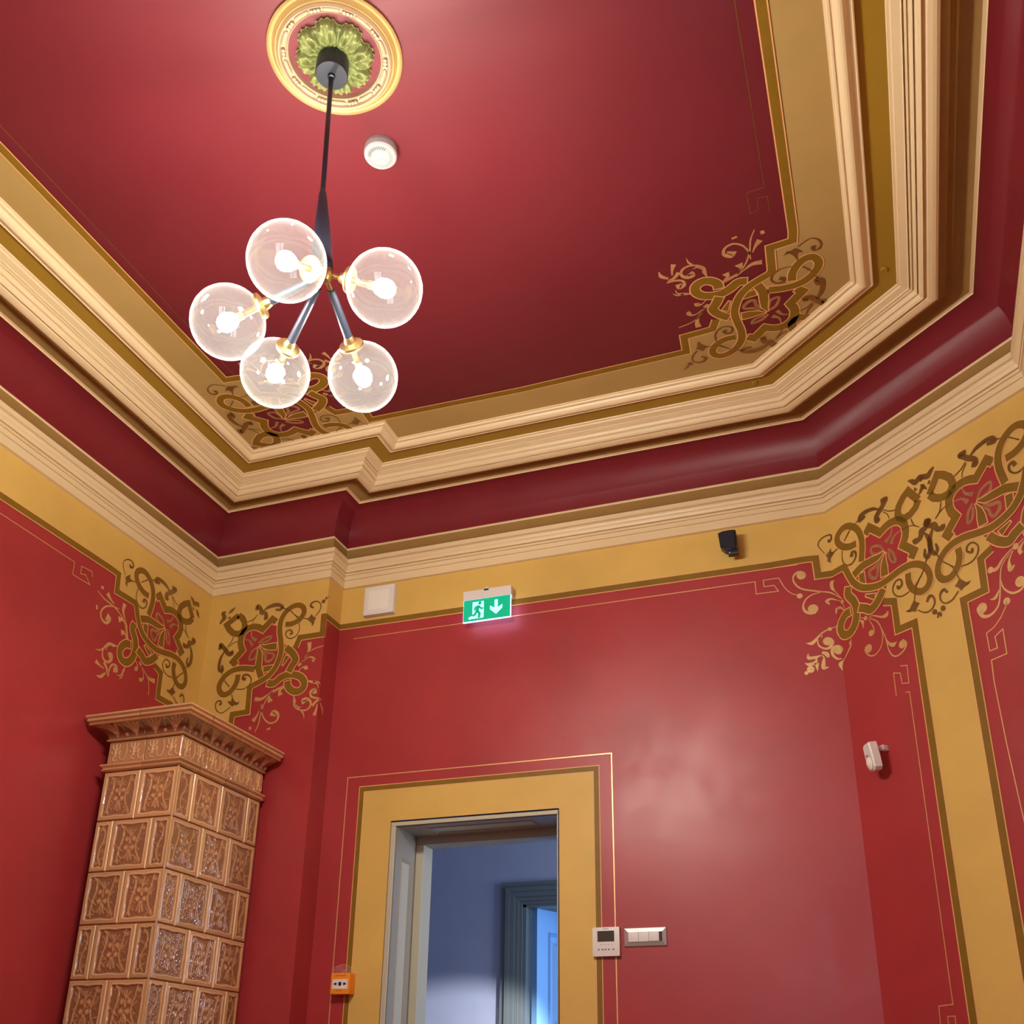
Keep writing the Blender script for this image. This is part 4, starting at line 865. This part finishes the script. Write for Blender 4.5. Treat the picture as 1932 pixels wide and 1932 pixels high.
# ------------------------------------------------------------------ tiled stove
SX0, SX1, SY0, SY1 = -4.448, -3.900, 4.853, 5.735
stove = empty('tiled_stove', P3((SX0+SX1)/2, (SY0+SY1)/2, ZF), label='tall brown glazed tiled stove with relief tiles and moulded cornice in the corner', category='stove')
stove.location = P3((SX0+SX1)/2, (SY0+SY1)/2, ZF)
def sbuild(mb, name, **k): return mb.build(name, stove, **k)
mb = MB(); mb.box(P3(SX0+0.012, SY0+0.012, ZF), P3(SX1-0.012, SY1-0.004, 2.08), 'grout'); mb.build('core', stove)
def seg_field(U, V, segs):
    h = np.zeros_like(U)
    for pts, wd_, amp in segs:
        P_ = catmull(pts, 5) if len(pts) > 2 else [np.array(p, float) for p in pts]
        for a, b in zip(P_[:-1], P_[1:]):
            d = b-a; L2 = float(d@d)+1e-9; t = np.clip(((U-a[0])*d[0]+(V-a[1])*d[1])/L2, 0, 1)
            dist = np.hypot(U-(a[0]+t*d[0]), V-(a[1]+t*d[1])); h = np.maximum(h, amp*np.exp(-(dist/(wd_*0.8))**2))
    return h
def blob_field(U, V, blobs):
    h = np.zeros_like(U)
    for x, y, r, amp in blobs: dd = (U-x)**2+(V-y)**2; h = np.maximum(h, amp*np.sqrt(np.clip(1-dd/r**2, 0, 1)))
    return h
def tile_relief(U, V, wdt, hgt, kind, rng):
    """U, V in cm from the lower-left corner; height in mm"""
    mw = 1.7 if kind == 'full' else 1.5
    ex = np.minimum(U, wdt-U); ey = np.minimum(V, hgt-V); e = np.minimum(ex, ey)
    wave = 0.45*np.sin(np.clip((V if True else U)/hgt, 0, 1)*math.pi*2*1)**2
    cx = np.minimum(ex, 99); corner = np.hypot(np.clip(mw+2.6-ex, 0, None), np.clip(mw+2.6-ey, 0, None))
    inside = np.minimum(ex-mw-0.25*np.sin(V*2*math.pi/hgt)**2, ey-mw-0.35*np.cos(U*2*math.pi/wdt*1.0)**2)
    cr_ = 2.35-np.hypot(np.clip(mw+2.0-ex, 0, None), np.clip(mw+2.0-ey, 0, None)); inside = np.minimum(inside, np.where((ex < mw+2.0) & (ey < mw+2.0), cr_, 9))
    sm_ = np.clip(inside/0.55, 0, 1); sm_ = sm_*sm_*(3-2*sm_)
    base = -5.0*sm_
    rim = 3.0*np.exp(-((inside+0.05)/0.22)**2)
    edge = -3.5*np.exp(-(e/0.22)**2)
    if kind == 'full':
        w_, h_ = wdt, hgt
        segs = [([(0.22*w_,0.88*h_),(0.30*w_,0.80*h_),(0.30*w_,0.62*h_),(0.25*w_,0.45*h_),(0.22*w_,0.25*h_),(0.25*w_,0.14*h_)], 0.40, 5.5),
                ([(0.76*w_,0.88*h_),(0.72*w_,0.70*h_),(0.66*w_,0.50*h_),(0.70*w_,0.32*h_),(0.82*w_,0.16*h_)], 0.38, 5.0), ([(0.68*w_,0.52*h_),(0.78*w_,0.60*h_)], 0.3, 4), ([(0.66*w_,0.26*h_),(0.80*w_,0.13*h_)], 0.35, 4.5),
                ([(0.50*w_,0.80*h_),(0.49*w_,0.66*h_),(0.50*w_,0.50*h_)], 0.32, 5), ([(0.50*w_,0.66*h_),(0.42*w_,0.80*h_)], 0.3, 5), ([(0.50*w_,0.66*h_),(0.60*w_,0.78*h_)], 0.3, 5),
                ([(0.48*w_,0.38*h_),(0.42*w_,0.22*h_)], 0.4, 5), ([(0.52*w_,0.38*h_),(0.58*w_,0.20*h_)], 0.4, 5), ([(0.50*w_,0.38*h_),(0.50*w_,0.18*h_)], 0.35, 5),
                ([(0.22*w_,0.88*h_),(0.32*w_,0.84*h_),(0.42*w_,0.72*h_)], 0.28, 4), ([(0.24*w_,0.42*h_),(0.36*w_,0.36*h_)], 0.3, 3.5), ([(0.24*w_,0.30*h_),(0.34*w_,0.22*h_)], 0.3, 4)]
        blobs = [(0.41*w_,0.60*h_,1.25,4.5),(0.59*w_,0.60*h_,1.25,4.5),(0.41*w_,0.43*h_,1.2,5),(0.58*w_,0.43*h_,1.2,5),(0.50*w_,0.54*h_,0.7,5),(0.80*w_,0.80*h_,0.9,3.5),(0.20*w_,0.18*h_,0.9,3.5)]
    else:
        w_, h_ = wdt, hgt
        segs = [([(0.42*w_,0.88*h_),(0.62*w_,0.76*h_),(0.60*w_,0.60*h_),(0.44*w_,0.44*h_),(0.42*w_,0.26*h_),(0.58*w_,0.13*h_)], 0.36, 5.5), ([(0.50*w_,0.50*h_),(0.68*w_,0.56*h_)], 0.25, 4), ([(0.44*w_,0.36*h_),(0.62*w_,0.42*h_)], 0.25, 4), ([(0.45*w_,0.20*h_),(0.66*w_,0.26*h_)], 0.3, 4)]
        blobs = [(0.42*w_,0.82*h_,0.7,4),(0.36*w_,0.16*h_,0.8,3.5)]
    for _ in range(26 if kind == 'full' else 9):
        bx, by, an, ln = rng.uniform(mw+1.2, wdt-mw-1.2), rng.uniform(mw+1.2, hgt-mw-1.2), rng.uniform(0, 3.14), rng.uniform(0.5, 1.2)
        segs.append(([(bx-ln*math.cos(an), by-ln*math.sin(an)), (bx+ln*math.cos(an), by+ln*math.sin(an))], rng.uniform(0.22, 0.34), rng.uniform(2.0, 4.2)))
    r = np.maximum(seg_field(U, V, segs), blob_field(U, V, blobs))
    nz = sum(0.42*np.sin(U*a+p)*np.sin(V*b+q_) for a, b, p, q_ in [(rng.uniform(2.0, 4.0), rng.uniform(2.0, 4.0), rng.uniform(0, 6), rng.uniform(0, 6)) for _ in range(4)])
    H_ = base+rim+edge+sm_*(r+nz*0.8)
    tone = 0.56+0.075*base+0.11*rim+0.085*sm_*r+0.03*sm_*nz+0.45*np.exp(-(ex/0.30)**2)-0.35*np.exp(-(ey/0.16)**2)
    return H_, np.clip(tone, 0, 1)
def relief_mesh(name, wdt, hgt, fn, nu, nv, curve=None):
    """tile in local x (width), y (height), z out; metres. fn(U, V in cm) -> height mm, tone"""
    u = np.linspace(0, wdt*100, nu+1); v = np.linspace(0, hgt*100, nv+1); U, V = np.meshgrid(u, v); Hh, T = fn(U, V)
    vs = []
    for j in range(nv+1):
        for i in range(nu+1):
            z = Hh[j, i]/1000.0; x, y = U[j, i]/100, V[j, i]/100
            if curve: z0, nz_ = curve(V[j, i]/100/hgt); z = z0+z*nz_
            vs.append((x, y, z))
    fs = [(j*(nu+1)+i, j*(nu+1)+i+1, (j+1)*(nu+1)+i+1, (j+1)*(nu+1)+i) for j in range(nv) for i in range(nu)]
    nb = len(vs); ring = [i for i in range(nu+1)]+[(j+1)*(nu+1)-1 for j in range(1, nv+1)]+[nv*(nu+1)+i for i in range(nu-1, -1, -1)]+[j*(nu+1) for j in range(nv-1, 0, -1)]
    tn = list(T.flatten())
    for k in ring: vs.append((vs[k][0], vs[k][1], -0.008 if not curve else -0.02)); tn.append(0.3)
    n = len(ring)
    for k in range(n): j = (k+1) % n; fs.append((ring[k], nb+k, nb+j, ring[j]))
    me = bpy.data.meshes.new(name); me.from_pydata(vs, [], fs); me.update(); me.materials.append(M['ceramic'])
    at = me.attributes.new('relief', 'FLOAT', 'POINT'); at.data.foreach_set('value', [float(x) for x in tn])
    me.polygons.foreach_set('use_smooth', [True]*(nu*nv)+[False]*n); return me
ROW = 0.3075; ZT = 1.790; G = 0.0035
tile_mesh = {}
def get_tile(wd_, hg_, kind, var):
    key = (round(wd_, 3), kind, var)
    if key not in tile_mesh:
        rng = random.Random(var*17+(1 if kind == 'full' else 5))
        tile_mesh[key] = relief_mesh('tile', wd_*S, hg_*S, lambda U, V: tile_relief(U, V, wd_*S*100, hg_*S*100, kind, rng), 56 if kind == 'full' else 28, 60)
    return tile_mesh[key]
def place(me, name, face, a, z0, depth=0.0):
    """face 'front': a = plan x of the left end; 'right': a = plan y of the near end"""
    o = link(name, me, stove)
    if face == 'front': m = Matrix(((1, 0, 0, a*S), (0, 0, -1, (SY0-depth)*S), (0, 1, 0, EYE+z0*S), (0, 0, 0, 1)))
    else: m = Matrix(((0, 0, 1, (SX1+depth)*S), (1, 0, 0, a*S), (0, 1, 0, EYE+z0*S), (0, 0, 0, 1)))
    o.matrix_parent_inverse = Matrix.Translation(stove.location).inverted(); o.matrix_basis = m; return o
rows = 0; z = ZT
while z > ZF+0.05 and rows < 11:
    hh = min(ROW, z-ZF)
    odd = rows % 2
    fr = [(SX0, 0.272, 'full'), (SX0+0.274, 0.274, 'full')] if not odd else [(SX0, 0.127, 'half'), (SX0+0.129, 0.282, 'full'), (SX0+0.413, 0.135, 'half')]
    rt = [(SY0, 0.160, 'half'), (SY0+0.164, 0.285, 'full'), (SY0+0.453, 0.288, 'full'), (SY0+0.745, 0.137, 'half')] if not odd else [(SY0, 0.306, 'full'), (SY0+0.310, 0.284, 'full'), (SY0+0.598, 0.284, 'full')]
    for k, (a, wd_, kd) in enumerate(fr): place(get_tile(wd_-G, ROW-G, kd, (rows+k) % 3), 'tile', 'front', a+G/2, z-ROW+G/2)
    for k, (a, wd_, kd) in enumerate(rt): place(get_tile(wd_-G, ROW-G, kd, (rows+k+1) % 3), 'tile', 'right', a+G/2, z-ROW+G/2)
    z -= ROW; rows += 1
# rounded light arris
mb = MB(); mb.tube([P3(SX1-0.003, SY0+0.003, ZF), P3(SX1-0.003, SY0+0.003, ZT)], 0.0048, 'grout', 10); sbuild(mb, 'corner_bead', smooth=50)
def around(name, prof, key, per=1):
    """moulding along the front and right faces; prof = (overhang, z) in plan units; split in pieces of ~0.55 u"""
    n = len(prof)
    def pt(o, z_, t, side):
        if side == 'f': return (SX0-o*0.55+(SX1+o-(SX0-o*0.55))*t, SY0-o, z_)
        return (SX1+o, SY0-o+(SY1-(SY0-o))*t, z_)
    for side, cuts in (('f', (0.0, 0.52, 1.0)), ('r', (0.0, 0.22, 0.52, 0.80, 1.0))):
        for a, b in zip(cuts[:-1], cuts[1:]):
            mb = MB(); e = 0.0025
            for k in range(n-1):
                t0, t1 = a+(e if a > 0 else 0), b-(e if b < 1 else 0)
                mb.poly([P3(*pt(*prof[k], t0, side)), P3(*pt(*prof[k], t1, side)), P3(*pt(*prof[k+1], t1, side)), P3(*pt(*prof[k+1], t0, side))][::-1], key)
            for t_ in (t0, t1): mb.poly([P3(*pt(o_, z_, t_, side)) for o_, z_ in prof], key)
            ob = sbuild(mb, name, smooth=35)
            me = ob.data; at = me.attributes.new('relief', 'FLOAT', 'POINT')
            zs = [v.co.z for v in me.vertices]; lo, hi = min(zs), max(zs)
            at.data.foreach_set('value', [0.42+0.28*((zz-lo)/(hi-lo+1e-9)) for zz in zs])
around('base_moulding', [(0.0,1.790),(0.012,1.792),(0.020,1.797),(0.022,1.804),(0.012,1.809),(0.012,1.813),(0.020,1.818),(0.030,1.824),(0.032,1.831),(0.022,1.838),(0.008,1.842),(0.0,1.842)], 'ceramic')
around('crown_moulding', [(0.118,2.062),(0.124,2.066),(0.126,2.072),(0.120,2.078),(0.130,2.082),(0.138,2.086),(0.138,2.100),(0.132,2.103),(0.142,2.107),(0.149,2.112),(0.149,2.121),(0.143,2.126),(0.0,2.126)], 'ceramic')
mb = MB(); mb.box(P3(SX0-0.06, SY0-0.12, 2.075), P3(SX1+0.12, SY1-0.004, 2.118), 'grout'); mb.build('top_slab', stove)
# frieze tiles with palmettes and loops
def frieze_relief(U, V, wdt, hgt):
    segs = []; blobs = []; n = max(1, round(wdt/9.8)); p = wdt/n
    for k in range(n):
        c = (k+0.42)*p
        segs += [([(c, 0.32*hgt), (c, 0.86*hgt)], 0.38, 5.5), ([(c, 0.52*hgt), (c-0.18*p, 0.72*hgt), (c-0.20*p, 0.86*hgt)], 0.32, 5), ([(c, 0.52*hgt), (c+0.18*p, 0.72*hgt), (c+0.18*p, 0.86*hgt)], 0.32, 5),
                 ([(c-0.06*p, 0.45*hgt), (c-0.20*p, 0.46*hgt), (c-0.22*p, 0.56*hgt)], 0.28, 5), ([(c+0.06*p, 0.45*hgt), (c+0.20*p, 0.46*hgt), (c+0.22*p, 0.56*hgt)], 0.28, 5),
                 ([(c-0.05*p, 0.36*hgt), (c-0.10*p, 0.20*hgt), (c-0.02*p, 0.13*hgt), (c+0.05*p, 0.16*hgt)], 0.26, 5.5),
                 ([(c+0.24*p, 0.60*hgt), (c+0.24*p, 0.28*hgt), (c+0.38*p, 0.14*hgt), (c+0.54*p, 0.22*hgt), (c+0.60*p, 0.5*hgt), (c+0.54*p, 0.86*hgt)], 0.26, 4.5)]
        blobs += [(c, 0.46*hgt, 0.7, 6)]
    r = np.maximum(seg_field(U, V, segs), blob_field(U, V, blobs)); e = np.minimum(np.minimum(U, wdt-U)*3, np.minimum(V, hgt-V))
    return -3+r-2.5*np.exp(-(e/0.3)**2), np.clip(0.40+0.085*r-0.12*np.exp(-(e/0.3)**2), 0, 1)
FZ0, FZ1 = 1.842, 1.985
FH = FZ1-FZ0
for a, b, side in ((SX0, SX0+0.274, 'front'), (SX0+0.276, SX1, 'front'), (SY0, SY0+0.265, 'right'), (SY0+0.267, SY0+0.530, 'right'), (SY0+0.532, SY0+0.795, 'right'), (SY0+0.797, SY1, 'right')):
    wd_ = b-a; me = relief_mesh('frieze_tile', wd_*S, FH*S, lambda U, V: frieze_relief(U, V, wd_*S*100, FH*S*100), max(16, int(wd_*S*100*3.2)), 34); place(me, 'frieze_tile', side, a, FZ0)
around('neck_moulding', [(0.0,1.985),(0.014,1.988),(0.018,1.994),(0.012,2.000),(0.004,2.002)], 'ceramic')
# flaring cornice tiles with acanthus leaves
CZ0, CZ1 = 2.000, 2.066; CHh = CZ1-CZ0
def leaf_relief(U, V, wdt, hgt):
    n = max(1, round(wdt/8.6)); p = wdt/n; segs = []; blobs = []
    for k in range(n):
        c = (k+0.5)*p
        for q_ in (-2, -1, 0, 1, 2): segs.append(([(c+q_*0.03*p, 0.30*hgt-abs(q_)*0.03*hgt), (c+q_*0.12*p, 0.62*hgt), (c+q_*0.19*p-0.03*p, (0.95-0.06*abs(q_))*hgt)], 0.50, 11-abs(q_)))
        segs.append(([(c+0.5*p, 0.45*hgt), (c+0.47*p, 0.95*hgt)], 0.35, 6)); blobs += [(c+0.5*p, 0.16*hgt, 0.9, 6), (c, 0.12*hgt, 0.7, 5)]
    r = np.maximum(seg_field(U, V, segs), blob_field(U, V, blobs))
    return r-2, np.clip(0.08+0.075*r, 0, 1)
# built directly as swept sheets so the mitre at the corner closes
def cornice_sheet(name, side, t0, t1):
    nu = max(12, int((0.9 if side == 'r' else 0.6)*(t1-t0)*S*100*3.0)); nv = 22; L_ = (SY1-SY0 if side == 'r' else SX1-SX0)*S*100
    Lm = L_*(t1-t0); u = np.linspace(0, Lm, nu+1); v = np.linspace(0, 8.0, nv+1); U, V = np.meshgrid(u, v); Hh, T = leaf_relief(U, V, Lm, 8.0)
    vs = []
    for j in range(nv+1):
        q_ = j/nv; o_ = 0.008+0.112*(1-math.cos(q_*math.pi/2))**0.9; z_ = CZ0+CHh*math.sin(q_*math.pi/2)**0.85
        for i in range(nu+1):
            hh = Hh[j, i]/1000/S; oo = o_+hh*(1-q_*0.6)*0.8; zz = z_-hh*q_*0.5; t = t0+(t1-t0)*i/nu
            if side == 'f': vs.append(P3(SX0-oo*0.55+(SX1+oo-(SX0-oo*0.55))*t, SY0-oo, zz))
            else: vs.append(P3(SX1+oo, SY0-oo+(SY1-(SY0-oo))*t, zz))
    fs = [(j*(nu+1)+i, j*(nu+1)+i+1, (j+1)*(nu+1)+i+1, (j+1)*(nu+1)+i) for j in range(nv) for i in range(nu)]
    me = bpy.data.meshes.new(name); me.from_pydata(vs, [], fs); me.update(); me.materials.append(M['ceramic'])
    at = me.attributes.new('relief', 'FLOAT', 'POINT'); at.data.foreach_set('value', [float(x) for x in T.flatten()]); me.polygons.foreach_set('use_smooth', [True]*len(fs))
    ob = link(name, me, stove); ob.matrix_parent_inverse = Matrix.Translation(stove.location).inverted()
for side, cuts in (('f', (0.0, 0.5, 1.0)), ('r', (0.0, 0.25, 0.5, 0.75, 1.0))):
    for a, b in zip(cuts[:-1], cuts[1:]): cornice_sheet('cornice_tile', side, a, b)
